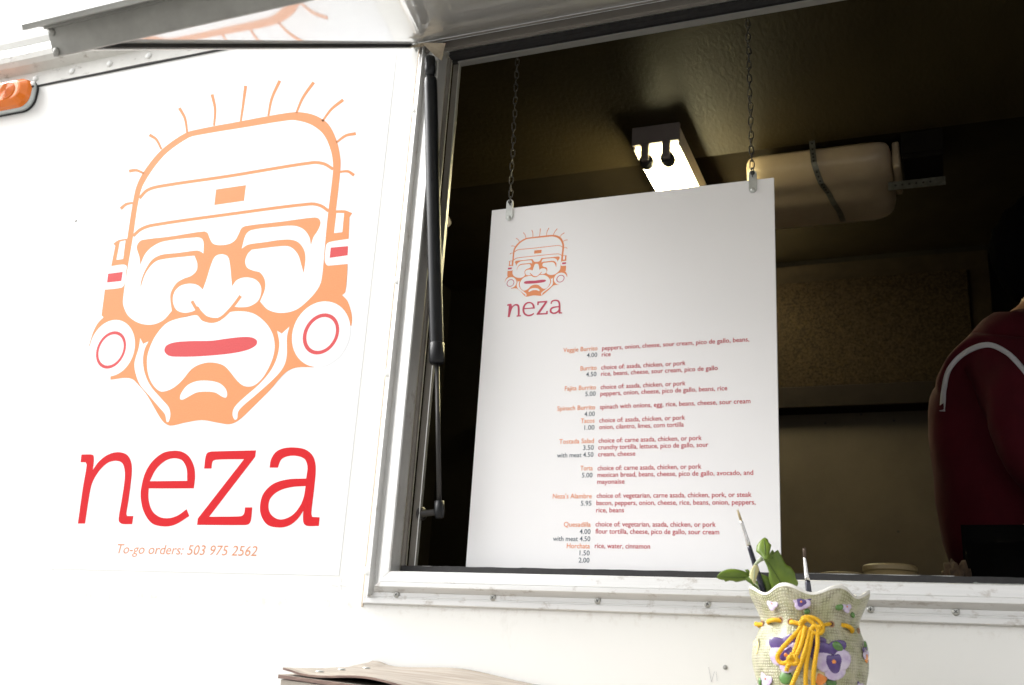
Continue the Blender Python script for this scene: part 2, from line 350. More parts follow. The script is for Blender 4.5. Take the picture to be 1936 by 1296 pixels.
# marker lamp, amber, under the rail
lampc = Vector((-2.40, 0, 2.877))
ml = thing('marker_lamp', lampc, 'amber side marker lamp with ringed lens below the roof rail at far left', 'lamp'); 
def rrect(cx_, cz_, hw, hh, r, n=6, taper=0):
    out = []
    for qx, qz, a0 in ((1,1,0),(-1,1,90),(-1,-1,180),(1,-1,270)):
        for k in range(n+1):
            a = R(a0 + 90*k/n); out.append((cx_ + qx*(hw-r) + r*math.cos(a), cz_ + qz*(hh-r) + r*math.sin(a)))
    return out
def loft(bm, levels, cap=True):
    rs = [[bm.verts.new((x, y, z)) for x, z in lp] for lp, y in levels]
    for A, C in zip(rs, rs[1:]):
        n = len(A)
        for k in range(n): bm.faces.new((A[k], A[(k+1) % n], C[(k+1) % n], C[k]))
    if cap: bm.faces.new(rs[0]); bm.faces.new(rs[-1])
    return bm
cx_, cz_ = lampc.x, lampc.z
bm = loft(bmesh.new(), [(rrect(cx_,cz_,.1545,.0492,.0385), -.0005), (rrect(cx_,cz_,.1545,.0492,.0385), -.005)]); obj('gasket', fixn(bm), M_rubber, ml)
bm = loft(bmesh.new(), [(rrect(cx_,cz_,.152,.0475,.037), -.0052), (rrect(cx_,cz_,.150,.046,.036), -.017), (rrect(cx_,cz_,.147,.043,.034), -.019)]); obj('base', fixn(bm), M_lampb, ml, True)
bm = loft(bmesh.new(), [(rrect(cx_,cz_,.149,.044,.034), -.0192), (rrect(cx_,cz_,.145,.041,.033), -.030), (rrect(cx_,cz_,.130,.030,.026), -.042), (rrect(cx_,cz_,.124,.026,.022), -.0435)]); obj('lens', fixn(bm), M_amber, ml)
for sx in (-1, 1):       # the raised round optics with concentric rings
    prof = [(.027,0)]
    for k in range(6): r0 = .026 - .0042*k; prof += [(r0, .0022 + .0004*k), (r0-.0016, .0042 + .0004*k), (r0-.0030, .0010 + .0004*k)]
    prof.append((.0005, .005)); bm = lathe(bmesh.new(), prof, (cx_ + sx*.078 + .008, -.0436, cz_), (0,-1,0), 28, cap=False); obj('lens_ring', fixn(bm), M_amber, ml, True)
bm = B((cx_-.012, -.0445, cz_-.026), (cx_+.012, -.041, cz_+.026), .003); obj('lens_divider', bm, M_amber, ml)
place(rvm, 'screw', ml, (cx_+.146, -.018, cz_+.026)); bm = lathe(bmesh.new(), [(.004,0),(.004,.003),(.001,.0035)], (cx_+.149,-.0175,cz_+.018), (0,-1,0), 10); obj('screw', bm, M_dark, ml)

# ---- window frame
wf = obj('window_frame', B((hx0+.004, .012, hz0+.003), (hx1-.004, .030, hz0+.0305)), M_track, truck)
sill_pf = [(0,1.536),(-.005,1.5365),(-.0065,1.5385),(-.0065,1.5475),(-.0045,1.5485),(-.0045,1.5508),(-.0060,1.5513),(-.0060,1.5532),(-.0045,1.5537),(-.0045,1.5592),(-.008,1.5602),(-.021,1.5672),(-.0225,1.5690),(-.0225,1.5770),(-.0217,1.5773),(-.0217,1.5781),(-.0225,1.5784),(-.0215,1.5965),(-.0190,1.5985),(.009,1.5990),(.009,1.575),(-.0004,1.572)]
def zprof(w_): return [(a, b_-1.536) for a, b_ in w_]
bm = bmesh.new(); extr(bm, [(a, b_) for a, b_ in zprof(sill_pf)], None, -1.053, 1.053, lambda p, s: Vector((s, p[0]-.0006, 1.536+p[1])), cut_a=1.0, cut_b=-1.0)
obj('sill', fixn(bm), M_alu, wf)
jpf = [(0,0),(-.005,.0005),(-.0065,.0025),(-.0065,.0100),(-.0045,.0110),(-.0045,.0125),(-.0175,.0150),(-.0185,.0165),(-.0175,.0180),(-.0030,.0190),(-.0045,.0260),(-.0110,.0330),(-.0190,.0430),(-.0225,.0480),(-.0225,.0605),(-.020,.0625),(.012,.0655),(.012,.050),(-.0004,.040)]
for sx in (-1, 1):
    bm = bmesh.new(); extr(bm, jpf, None, 1.536, 2.795, lambda p, s: Vector((sx*(1.053-p[1]), p[0]-.0004, s)), cut_a=1.0, cut_b=0)
    obj('jamb', fixn(bm), M_aluv, wf)
    bm = B((min(sx*.9865, sx*.9790), .0125, 1.601), (max(sx*.9865, sx*.9790), .020, 2.770)); obj('jamb_track', bm, M_track, wf)
    bm = B((min(sx*.9785, sx*.9640), .030, 1.601), (max(sx*.9785, sx*.9640), .036, 2.766)); obj('jamb_track', bm, M_track, wf)
    bm = B((min(sx*.9635, sx*.9615), .026, 1.6135), (max(sx*.9635, sx*.9615), .036, 2.757)); obj('bright_lip', bm, M_bright, wf)
    bm = B((min(sx*1.0575, sx*1.0535), -.0016, 1.53), (max(sx*1.0575, sx*1.0535), -.0003, 2.80)); obj('sealant_bead', bm, mat('old sealant', (.62, .52, .40), .8, var=.3, vscale=60), wf)
bm = B((-.985, .0006, 2.7865), (.985, .010, 2.8155)); box(bm, (-1.05, -.012, 2.779), (1.05, .0, 2.7995), .0015); obj('header', bm, M_track, wf)
bm = B((-.978, .002, 2.766), (.978, .018, 2.7785)); obj('header_gasket', bm, M_rubber, wf)
bm = B((-.962, .018, 2.757), (.962, .036, 2.7605)); obj('bright_lip', bm, M_bright, wf)
bm = B((-.978, .020, 2.761), (.978, .034, 2.776)); obj('header_gasket', bm, M_rubber, wf)
bm = bmesh.new(); nn = 160; top = []
for k in range(nn+1):
    x = -.985 + 1.97*k/nn; zt = 1.6125 + .0004*math.sin(k*.9) + (.0006 if random.random() < .1 else 0)
    top.append([bm.verts.new(p) for p in ((x, .0095, 1.5995), (x, .0095, zt), (x, .0245, zt+.0006), (x, .0245, 1.5995))])
for A, C in zip(top, top[1:]):
    for k in range(3): bm.faces.new((A[k], A[k+1], C[k+1], C[k]))
obj('sill_gasket', fixn(bm), M_rubber, wf)
bm = B((-.96, .026, 1.6115), (-.262, .040, 1.6145)); box(bm, (-.215, .026, 1.6115), (.02, .040, 1.6150)); obj('bright_lip', bm, M_bright, wf)
# pan-head screws
bm = lathe(bmesh.new(), [(.0064,0),(.0064,.0008),(.0058,.0022),(.0040,.0032),(.0004,.0036)], (0,0,0), (0,-1,0), 20)
for a in (0, math.pi/2):
    c_, s_ = math.cos(a), math.sin(a); vs = [bm.verts.new((c_*px-s_*pz, -.00375, s_*px+c_*pz)) for px, pz in ((-.003,-.0006),(.003,-.0006),(.003,.0006),(-.003,.0006))]; f = bm.faces.new(vs); f.material_index = 1
scm = bpy.data.meshes.new('screw'); bm.to_mesh(scm); bm.free(); scm.materials.append(M_screw); scm.materials.append(M_dark)
x_ = Q(750,1127).x
for u_, v_ in ((750,1126),(932,1132),(1130,1140),(1338,1145),(1807,1156)):
    p = Q(u_, v_, -.005); place(scm, 'screw', wf, (p.x, -.0052, 1.5555), (0, random.random()*3, 0))
for x in (-.11+.02, .33, .55, .77, .97): place(scm, 'screw', wf, (x-.02, -.0052, 1.5555), (0, random.random()*3, 0)) if x > .2 or x < -.05 else None
for v_, u_ in ((207,785),(530,757),(705,745),(1080,722)):
    p = Q(u_, v_, -.006); place(rvm, 'screw', wf, (-1.0465, -.0068, p.z), (0, random.random()*3, 0)); place(scm, 'screw', wf, (1.0465, -.0068, p.z))

# ---- serving hatch, hinged at the window head and sloping down and out
HA = R(33.1); HD = Vector((0, -math.cos(HA), -math.sin(HA))); HN = Vector((0, math.sin(HA), -math.cos(HA)))   # HN: out of the underside
H0 = Vector((0, -.016, 2.803)); HL = 1.125; HX = 1.072
def hp(x, s, n): return Vector((x, H0.y, H0.z + .012*(x+HX)*s/HL)) + HD*s + HN*n
def hbox(bm, x0, x1, s0, s1, n0, n1):
    vs = [bm.verts.new(hp(x, s, n)) for x, s, n in ((x0,s0,n0),(x1,s0,n0),(x1,s1,n0),(x0,s1,n0),(x0,s0,n1),(x1,s0,n1),(x1,s1,n1),(x0,s1,n1))]
    for f in ((3,2,1,0),(4,5,6,7),(0,1,5,4),(1,2,6,5),(2,3,7,6),(3,0,4,7)): bm.faces.new([vs[i] for i in f])
    return bm
bm = bmesh.new(); gx, gs = 44, 26; grid = []
for i in range(gx+1):
    row = []
    for j in range(gs+1):
        x = -HX + 2*HX*i/gx; s = HL*j/gs; e = math.sin(math.pi*i/gx)*math.sin(math.pi*j/gs)
        row.append(bm.verts.new(hp(x, s, .0012*e*math.sin(x*4.1+1)+.0008*e*math.sin(s*7+x*3))))
    grid.append(row)
for i in range(gx):
    for j in range(gs): bm.faces.new((grid[i][j], grid[i+1][j], grid[i+1][j+1], grid[i][j+1]))
hatch = obj('serving_hatch', fixn(bm), M_hatch, truck, True)
obj('light_leak_strip', hbox(bmesh.new(), -HX, HX, -.0172, .003, -.010, -.0006), M_track, hatch)  # strip added to block daylight leaking between hatch and wall
obj('outer_skin', hbox(bmesh.new(), -HX, HX, .004, HL-.004, -.012, -.004), M_body, hatch)
for sx in (-1, 1):
    a, b_ = sorted((sx*(HX-.003), sx*(HX+.004))); obj('edge_rim', hbox(bmesh.new(), a, b_, .0, HL, -.006, .0075), M_wall, hatch)
    a, b_ = sorted((sx*(HX-.011), sx*(HX-.0035))); obj('edge_gasket', hbox(bmesh.new(), a, b_, .012, HL-.002, .0003, .006), M_rubber, hatch)
bm = hbox(bmesh.new(), -HX-.004, HX+.004, HL, HL+.0035, -.024, .0155); hbox(bm, -HX-.004, HX+.004, HL+.0036, HL+.048, -.0260, -.0235); hbox(bm, -HX-.004, HX+.004, HL-.006, HL-.0002, .012, .0158); hbox(bm, -HX-.004, HX+.004, HL+.043, HL+.048, -.0233, -.0190); hbox(bm, -HX-.004, HX+.004, HL+.0036, HL+.010, -.0233, -.0205)
chn = obj('edge_channel', fixn(bm), M_hbeam, hatch)
for n_0, s_0 in ((-.016, 0), (.0095, 0)):
    c = hp(-HX+.003, HL+.0036, n_0); bm = lathe(bmesh.new(), [(.0052,0),(.005,.002),(.002,.0035)], c, HD, 14); obj('bolt', fixn(bm), M_hbeam, hatch)
obj('hinge', hbox(bmesh.new(), -HX, HX, .001, .020, .0020, .0045), M_track, hatch)
# folded tape gusset in the corner and its bolt
bm = bmesh.new(); g = [Q(772,90,-.075), Q(798,81,-.07), Q(842,82,-.055), Q(838,98,-.04), Q(835,115,-.032), Q(822,106,-.034), Q(811,95,-.04), Q(803,87,-.055), Q(790,90,-.07)]
vs = [bm.verts.new(p) for p in g]; vb = [bm.verts.new(p + Vector((0,.002,.001))) for p in g]; bm.faces.new(vs); bm.faces.new(vb[::-1])
for k in range(len(g)): bm.faces.new((vs[k], vb[k], vb[(k+1) % len(g)], vs[(k+1) % len(g)]))
obj('corner_tape', fixn(bm), M_gusset, hatch)
c = Q(787, 90, -.04); bm = lathe(bmesh.new(), [(.006,0),(.006,.004),(.0025,.0045),(.0025,.012)], c, (.1,0,-1), 6); lathe(bm, [(.004,-.01),(.004,.0)], c, (.1,0,-1), 8); obj('corner_bolt', fixn(bm), M_zinc, hatch)
# ---- gas strut
st = thing('gas_strut', (-.93, .03, 1.7), 'black gas strut propping the hatch beside the left window jamb', 'gas strut')
pt, pb = Q(813,112,-.035), Q(826,685,.0); pr = Q(831,968,.012); ax = (pb-pt).normalized()
bm = lathe(bmesh.new(), [(.006,0),(.0135,.006),(.0148,.012),(.0150,.03),(.0150,(pb-pt).length-.045)], pt+ax*.045, ax, 24, cap=False); lathe(bm, [(.0150,0),(.0162,.001),(.0162,.040),(.013,.045),(.004,.045)], pt+ax*((pb-pt).length-.041), ax, 24, cap=True); obj('cylinder', fixn(bm), M_strut, st, True)
bm = lathe(bmesh.new(), [(.006,-.006),(.0115,-.003),(.0125,.004),(.0110,.016),(.0125,.020),(.0120,.036),(.0085,.038),(.0085,.044)], pt, ax, 20); obj('end_cap', fixn(bm), M_strut, st, True)
bm = tube(bmesh.new(), [pb - ax*.005, pr], .0052, 14); obj('rod', bm, M_rod, st, True)
bm = lathe(bmesh.new(), [(.004,-.022),(.010,-.021),(.0105,.0),(.0085,.012),(.003,.014)], pr, (pr-pb).normalized(), 16); obj('ball_socket', bm, M_strut, st, True)
bm = lathe(bmesh.new(), [(.014,0),(.014,.002),(.009,.003),(.0065,.005),(.0065,(pr-Vector((-.962,.035,pr.z))).length)], Vector((-.962, .035, pr.z)), pr-Vector((-.962, .035, pr.z)), 18); obj('ball_stud', bm, M_rod, st, True)
bm = B((-.9785, .0365, 1.64), (-.9755+.012, .040, 1.83)); obj('mount_plate', bm, M_track, st)

# ---- interior
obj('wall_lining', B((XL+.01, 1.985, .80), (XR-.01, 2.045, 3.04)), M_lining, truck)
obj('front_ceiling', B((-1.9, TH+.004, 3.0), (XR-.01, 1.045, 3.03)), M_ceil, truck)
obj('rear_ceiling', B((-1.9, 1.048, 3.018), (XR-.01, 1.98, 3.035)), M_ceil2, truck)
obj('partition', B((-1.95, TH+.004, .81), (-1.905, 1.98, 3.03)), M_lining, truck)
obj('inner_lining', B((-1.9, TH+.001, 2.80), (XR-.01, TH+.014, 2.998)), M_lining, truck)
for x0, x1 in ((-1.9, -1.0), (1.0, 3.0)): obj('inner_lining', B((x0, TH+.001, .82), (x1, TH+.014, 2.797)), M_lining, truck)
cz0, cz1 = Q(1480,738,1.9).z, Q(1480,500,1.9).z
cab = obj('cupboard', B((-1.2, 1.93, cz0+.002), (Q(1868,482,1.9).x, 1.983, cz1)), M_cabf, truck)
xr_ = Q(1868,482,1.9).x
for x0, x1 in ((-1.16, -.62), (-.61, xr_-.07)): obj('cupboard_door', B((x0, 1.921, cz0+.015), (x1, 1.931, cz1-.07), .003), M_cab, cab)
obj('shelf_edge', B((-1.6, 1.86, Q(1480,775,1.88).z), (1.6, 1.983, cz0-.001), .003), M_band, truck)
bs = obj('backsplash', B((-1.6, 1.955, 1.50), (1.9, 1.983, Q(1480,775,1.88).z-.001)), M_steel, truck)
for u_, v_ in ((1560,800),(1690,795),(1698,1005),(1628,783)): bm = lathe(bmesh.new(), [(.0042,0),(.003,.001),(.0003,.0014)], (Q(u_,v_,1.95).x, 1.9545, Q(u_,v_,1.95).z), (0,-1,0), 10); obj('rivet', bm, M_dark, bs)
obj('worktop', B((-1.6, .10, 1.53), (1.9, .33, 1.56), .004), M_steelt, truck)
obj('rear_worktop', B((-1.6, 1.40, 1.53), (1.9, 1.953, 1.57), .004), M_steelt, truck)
# knob on the partition, left
c = Q(836,418,.8); kn = thing('round_knob', c, 'small dull round knob in the dark beside the left jamb', 'knob')
bm = lathe(bmesh.new(), [(.010,.03),(.016,.022),(.022,.012),(.0235,.0),(.021,-.012),(.012,-.02),(.002,-.022)], c, (.3,.9,.1), 20); obj('cap', fixn(bm), M_sock, kn, True); obj('stalk', tube(bmesh.new(), [c+Vector((.0,.02,.0)), c+Vector((-.2,.35,.1))], .006), M_rod, kn)

# fluorescent fixture
zc = 2.999; fA = Qz(1200,255,2.985); fB = Qz(1283,240,2.985); fy = (fA.y+fB.y)/2; fx0, fx1 = fA.x, fB.x
fl = thing('fluorescent_light', ((fx0+fx1)/2, fy, zc), 'lit two tube fluorescent light on the ceiling behind the menu board', 'ceiling light')
obj('housing', B((fx0, fy+.002, 2.958), (fx1, fy+1.22, zc-.003), .002), M_fix, fl)
obj('end_plate', B((fx0-.004, fy-.012, 2.940), (fx1+.004, fy+.0015, zc-.001), .002), M_sock, fl)
bm = bmesh.new(); box(bm, (fx1-.003, fy+.003, 2.930), (fx1+.001, fy+1.22, 2.9575)); box(bm, (fx0-.001, fy+.003, 2.930), (fx0+.003, fy+1.22, 2.9575)); obj('side_flange', bm, M_fix, fl)
for xx in (fx0+.036, fx1-.036):
    obj('socket', B((xx-.012, fy-.014, 2.885), (xx+.012, fy+.004, 2.945), .006, 3), M_sock, fl)
    bm = lathe(bmesh.new(), [(.012,-.004),(.0195,-.002),(.0205,.016),(.0195,.028),(.012,.029)], (xx, fy+.004, 2.895), (0,1,0), 24); obj('end_ring', fixn(bm), M_rubber, fl, True)
    bm = lathe(bmesh.new(), [(.0185,.0),(.0185,1.12)], (xx, fy+.034, 2.895), (0,1,0), 20); obj('tube', fixn(bm), M_tubeE, fl, True)

# tan tank strapped to the ceiling
ty = 1.035; tx0, tx1 = Qz(1400,283,2.99).x, Qz(1684,243,2.99).x
tk = thing('water_tank', ((tx0+tx1)/2, ty, 2.99), 'translucent tan plastic tank strapped under the ceiling right of the lit tubes', 'tank')
def tz(v, y): return Q(1560, v, y).z
zmid = 2.915; zbt = 2.862
bm = bmesh.new(); prof = [(ty+.30,2.994),(ty,2.994),(ty-.004,2.96),(ty+.0,zmid+.012),(ty+.012,zmid-.002),(ty+.045,zmid-.03),(ty+.10,zbt+.02),(ty+.14,zbt+.004),(ty+.18,zbt),(ty+.30,zbt)]
nx = 14; rs = []
for k in range(nx+1):
    f = k/nx; x = tx0 + (tx1-tx0)*f; e = min(f, 1-f)*nx; ins = {0: .022, 1: .006}.get(int(e+.01), 0) if e < 1.9 else 0
    ins = .022 if k in (0, nx) else (.005 if k in (1, nx-1) else 0)
    rs.append([bm.verts.new((x, y+ins*(1 if y < ty+.3 else -1), z+(ins if z < 2.95 else 0))) for y, z in prof])
for A, C in zip(rs, rs[1:]):
    for k in range(len(prof)-1): bm.faces.new((A[k], A[k+1], C[k+1], C[k]))
bm.faces.new(rs[0]); bm.faces.new(rs[-1][::-1]); fixn(bm)
me = bpy.data.meshes.new('shell'); bm.to_mesh(me); bm.free(); o = obj('shell', me, M_tank, tk, True)
md = o.modifiers.new('sub', 'SUBSURF'); md.levels = 2; md.render_levels = 2
for u_, ins in ((1532, 0),):
    xs_ = Qz(1532,262,2.985).x; bm = bmesh.new(); w_ = .0085
    path = [(ty-.006,3.0,0),(ty-.009,2.96,.002),(ty-.006,zmid+.012,.004),(ty+.008,zmid-.006,.008),(ty+.040,zmid-.036,.018),(ty+.10,zbt+.010,.034),(ty+.15,zbt-.006,.046),(ty+.20,zbt-.005,.055),(ty+.28,zbt-.004,.06)]
    prev = None
    for y, z, dx in path:
        cur = [bm.verts.new((xs_+dx-w_, y, z)), bm.verts.new((xs_+dx+w_, y, z)), bm.verts.new((xs_+dx+w_, y+.0012, z+.0012)), bm.verts.new((xs_+dx-w_, y+.0012, z+.0012))]
        if prev:
            for k in range(4): bm.faces.new((prev[k], prev[(k+1) % 4], cur[(k+1) % 4], cur[k]))
        prev = cur
    stp = obj('strap', fixn(bm), M_strap, tk)
    hm = bpy.data.meshes.new('strap_hole'); b2 = lathe(bmesh.new(), [(.0032,0),(.0032,.0006)], (0,0,0), (0,-1,0), 8); b2.to_mesh(hm); b2.free(); hm.materials.append(M_dark)
    for (y0, z0, d0), (y1, z1, d1), nh in ((path[0], path[1], 2), (path[1], path[2], 3), (path[3], path[4], 3), (path[4], path[5], 4)):
        for k in range(nh):
            f = (k+.5)/nh; tdir = Vector((0, y1-y0, z1-z0)).normalized(); nr = Vector((0, tdir.z, -tdir.y)); nr = nr if nr.y < 0 else -nr
            place(hm, 'strap_hole', stp, (xs_+d0+(d1-d0)*f, y0+(y1-y0)*f-.0004, z0+(z1-z0)*f-.0004), (-math.atan2(nr.z, -nr.y), 0, 0))
obj('end_cap', B((tx1-.002, ty+.03, 2.90), (tx1+.020, ty+.22, 2.985), .008, 3), M_tank, tk, True)
a = Qz(1688,236,2.998); b_ = Qz(1788,322,2.90)
db = thing('ceiling_box', (tx1+.09, ty+.1, 2.95), 'dark metal box under the ceiling at the right end of the tan tank', 'box')
obj('case', B((tx1+.026, ty+.02, 2.918), (tx1+.135, ty+.20, 2.996), .003), M_lining, db); obj('lid', B((tx1+.024, ty+.012, 2.93), (tx1+.137, ty+.019, 2.998), .001), M_lining, db)
pl_, pr_ = Q(1686,352,ty+.06), Q(1788,347,ty+.06)
br = thing('perforated_bar', (tx1+.05, ty+.06, pl_.z), 'spotted metal bar running right from under the tan tank', 'bar')
bm = bmesh.new(); box(bm, (pl_.x-.01, ty+.06, pl_.z-.013), (pr_.x, ty+.063, pl_.z+.013)); box(bm, (pl_.x-.01, ty+.0635, pl_.z+.010), (pr_.x, ty+.085, pl_.z+.013)); obj('flange', bm, M_strap, br)
for k in range(6): place(hm, 'bar_hole', br, (pl_.x+.01+.019*k, ty+.0595, pl_.z))

# tub, bread, film on the worktop
tb = Q(1682,1072,.22); tub = thing('food_tub', (tb.x, .22, 1.56), 'tan lidded plastic tub on the worktop right of the menu board', 'tub')
rt = (Q(1735,1075,.22)-Q(1630,1075,.22)).length/2; zt = Q(1682,1069,.22).z
bm = lathe(bmesh.new(), [(rt*.86,0),(rt*.96,zt-1.575)], (tb.x, .22, 1.561), (0,0,1), 32); obj('bowl', fixn(bm), M_tub, tub, True)
bm = lathe(bmesh.new(), [(rt*.97,0),(rt*1.0,.002),(rt*1.0,.009),(rt*.94,.012),(rt*.3,.010)], (tb.x, .22, zt-.0135), (0,0,1), 32); obj('lid', fixn(bm), M_tub, tub)
tb2 = thing('low_tub', (tb.x-.085, .24, 1.56), 'lower tan tub half hidden left of the lidded tub', 'tub')
bm = lathe(bmesh.new(), [(.034,0),(.042,zt-1.585)], (tb.x-.085, .24, 1.561), (0,0,1), 28); obj('bowl', fixn(bm), M_tub, tb2, True); bm = lathe(bmesh.new(), [(.044,0),(.044,.007),(.036,.009)], (tb.x-.085, .24, zt-.0235), (0,0,1), 28); obj('lid', fixn(bm), M_tub, tb2)
bc = Q(1808,1088,.26); bm = bmesh.new(); bmesh.ops.create_icosphere(bm, subdivisions=4, radius=1)
for v_ in bm.verts:
    n_ = 1 + .16*math.sin(v_.co.x*7+2)*math.sin(v_.co.y*9)+.10*math.sin(v_.co.z*17+v_.co.x*11)+random.uniform(-.06,.06)
    v_.co = Vector((v_.co.x*.030*n_, v_.co.y*.026*n_, v_.co.z*.052*n_)) + Vector((bc.x, .25, 1.612))
o = obj('bread_roll', bm, M_bread, None, True); reg(o, 'rough brown bread roll on the worktop beside the maroon jumper', 'bread')
f0, f1 = Q(1840,1110,.0), Q(1990,1114,.0); bm = bmesh.new(); prev = None
for k in range(41):
    x = f0.x + (f1.x-f0.x)*k/40; cur = [bm.verts.new((x, -.010+.004*j+.001*math.sin(k*1.3+j), 1.6005+.0028*math.sin(math.pi*min(1, k/3.0))*(1+.5*math.sin(k*.9+j*1.7))*math.sin(math.pi*(j+.6)/6.2))) for j in range(6)]
    if prev:
        for j in range(5): bm.faces.new((prev[j], cur[j], cur[j+1], prev[j+1]))
    prev = cur
md_ = obj('plastic_film', bm, M_film, None, True); reg(md_, 'crumpled strip of clear plastic film on the window sill at far right', 'plastic film'); s_ = md_.modifiers.new('s', 'SOLIDIFY'); s_.thickness = .0004

# ------------------------------------------------------------------ poster on the truck side
PO = Q(370,600); 
poster = thing('poster', (PO.x, -.0002, 1.59), 'white vinyl poster with a big orange mask emblem stuck on the truck side', 'poster')
tlx = Q(80,1075).x; trx = (Q(648,1090).x + Q(718,335).x)/2; pzb = Q(400,1083).z; pzt = 2.86
bm = bmesh.new(); gx, gz = 60, 110; grid = [[bm.verts.new((tlx+(trx-tlx)*i/gx, -.0005 - .00008*math.sin(i*.7+j*.23)*math.sin(j*.31)*(1 if 0 < i < gx else 0), pzb+(pzt-pzb)*j/gz)) for j in range(gz+1)] for i in range(gx+1)]
for i in range(gx):
    for j in range(gz): bm.faces.new((grid[i][j], grid[i+1][j], grid[i+1][j+1], grid[i][j+1]))
sheet_o = obj('sheet', bm, M_poster, poster, True)
def z1(p): return [((x*.8224), (y*.8224-720)) + tuple(r) for x, y, *r in p]
def px2(x, y): return 150 + x/2.88, 380 + y/2.88
def on_wall(y): 
    def f(x, z_): q = Q(*px2(x, z_), 0.0); return Vector((q.x, y, q.z))
    return f
C = 1
SIL = [(185,235,C),(215,215),(262,207,C)] + z1([(355,890),(380,780),(430,680),(545,540),(700,430),(790,403),(1060,352),(1240,318),(1400,292),(1480,292),(1570,315),(1650,370),(1705,480),(1730,600),(1728,690),(1700,940,C)]) + [(1447,53),(1487,68,C),(1472,90,C),(1462,345),(1450,495),(1432,515,C),(1460,545),(1480,600),(1486,640),(1483,680,C),(1318,730,C),(1278,907,C),(1190,908),(1140,925),(1100,960),(1040,1030),(950,1120),(870,1195),(820,1217),(760,1210),(670,1195),(580,1208),(500,1225),(468,1213),(440,1180),(370,1060),(320,1000),(290,972),(250,965),(170,975,C),(183,805,C),(54,790,C),(75,720),(100,670),(133,635,C),(122,625,C),(140,485,C),(175,355,C),(197,245,C)]
INNER = z1([(358,1110,C),(395,870),(430,760),(560,580),(720,462),(800,440),(1100,390),(1380,345),(1440,345),(1540,375),(1620,440),(1665,540),(1680,620),(1680,690),(1650,945)]) + [(1350,120),(1335,280),(1320,430),(1300,480),(1250,540),(1180,595),(1100,612),(1030,595),(985,550,C),(760,480),(505,600,C),(460,650),(400,675),(330,668),(270,630),(242,575),(240,530),(262,380),(283,260)]
MOUTH = [(370,860),(385,800),(420,730),(480,665),(560,637),(640,624),(668,652),(700,664),(730,666),(765,655),(795,630),(822,607),(900,603),(960,620),(1020,670),(1055,730),(1065,800),(1050,870),(1010,950),(970,995),(935,1012),(895,1008),(860,980),(820,930),(790,900),(750,885),(700,882),(650,895),(610,920),(560,980),(520,1015),(480,1035),(440,1038),(400,1000),(375,940)]
CHL = [(333,748,C),(348,780,C),(378,766,C),(357,810),(348,870),(358,940),(390,1010),(450,1080),(488,1125),(497,1165),(488,1203),(477,1205),(468,1165),(440,1130),(380,1060),(330,1000),(305,930),(302,880),(325,800)]
CHR = [(1078,708,C),(1103,724,C),(1145,686,C),(1132,740),(1130,850),(1110,910),(1060,970),(960,1060),(890,1120),(866,1150),(860,1188),(846,1192),(835,1160),(848,1122),(900,1070),(980,1000),(1040,930),(1075,860),(1090,780)]
SMILE = [(550,1080),(555,1050),(590,1005),(640,983),(700,980),(760,992),(795,1020),(806,1050),(800,1072),(780,1068),(740,1045),(690,1040),(640,1045),(600,1065),(565,1083)]
EARL = [(222,224,C),(253,216,C),(240,318,C),(203,323,C)]; EARR = [(1401,67,C),(1443,68,C),(1433,172,C),(1388,177,C)]
BNL = [(100,362,C),(172,357),(240,348),(258,356),(257,380),(247,455),(230,474),(125,486,C)]; BNR = [(1490,205,C),(1370,224),(1348,236),(1341,270),(1338,330),(1350,352),(1372,353),(1490,342,C)]
def ell(cx, cy, rx, ry, sh, n=48): return [(cx + rx*math.cos(2*math.pi*k/n) - sh*math.sin(2*math.pi*k/n), cy + ry*math.sin(2*math.pi*k/n)) for k in range(n)]
DL = ell(180,803,123,154,20); DR = ell(1318,727,158,179,22)
GL = [(985,550,C),(985,585),(960,612),(900,603),(822,607),(795,630),(765,655),(730,666),(700,664),(668,652),(640,624),(560,637),(515,625),(505,600,C),(497,540),(500,500),(530,450),(570,425),(610,410),(640,380),(643,340),(628,300,C),(600,302),(440,322),(400,345),(360,400),(333,480,C),(340,430),(365,370),(400,320),(450,295),(540,285),(640,272),(660,277),(677,288,C),(678,230),(668,207),(640,200),(460,222),(400,250),(360,290),(333,350,C),(328,305),(314,255),(330,222),(360,212),(500,195),(680,168),(700,178),(712,208),(730,235),(770,243),(820,235),(850,215),(870,180),(885,150),(910,138),(1100,115),(1280,92),(1306,100),(1314,125),(1298,165),(1275,200),(1262,243,C),(1252,195),(1220,155),(1170,137),(1080,142),(940,160),(908,185),(885,262,C),(920,240),(1000,228),(1130,212),(1190,225),(1225,270),(1232,320),(1222,395,C),(1210,350),(1190,290),(1150,252),(1100,248),(940,267,C),(918,290),(904,330),(915,365),(950,382),(985,392),(1010,430),(1012,480)]
NOSE = [(630,598),(575,611),(530,595),(511,550),(518,500),(550,465),(600,452),(645,460),(674,484,C),(695,425),(720,345),(742,303),(778,292),(810,305),(822,350),(828,410),(833,466,C),(860,432),(905,418),(955,427),(985,455),(992,495),(975,545),(930,575),(880,581),(845,578,C),(815,605),(790,628),(765,637),(730,638),(695,628),(665,600),(645,575)]
HAIR = [[(465,440),(510,470),(545,535)],[(663,262),(700,330),(715,425)],[(880,172),(900,270),(893,380)],[(1102,115),(1087,230),(1070,350)],[(1328,82),(1275,200),(1252,315)],[(1553,92),(1480,195),(1438,295)],[(1748,208),(1670,270),(1610,350)],[(1832,432),(1765,445),(1703,490)],[(1820,708),(1780,682),(1728,685)],[(330,680),(380,675),(428,695)],[(275,930),(310,900),(355,890)]]
BANDS = [[(400,860),(450,808),(530,782),(1000,712),(1540,625),(1620,632),(1682,668)],[(358,1110),(410,1065),(490,1038),(1000,965),(1530,898),(1600,910),(1652,945)]]
RECT = z1([(907,802,C),(1105,773,C),(1092,877,C),(895,905,C)])
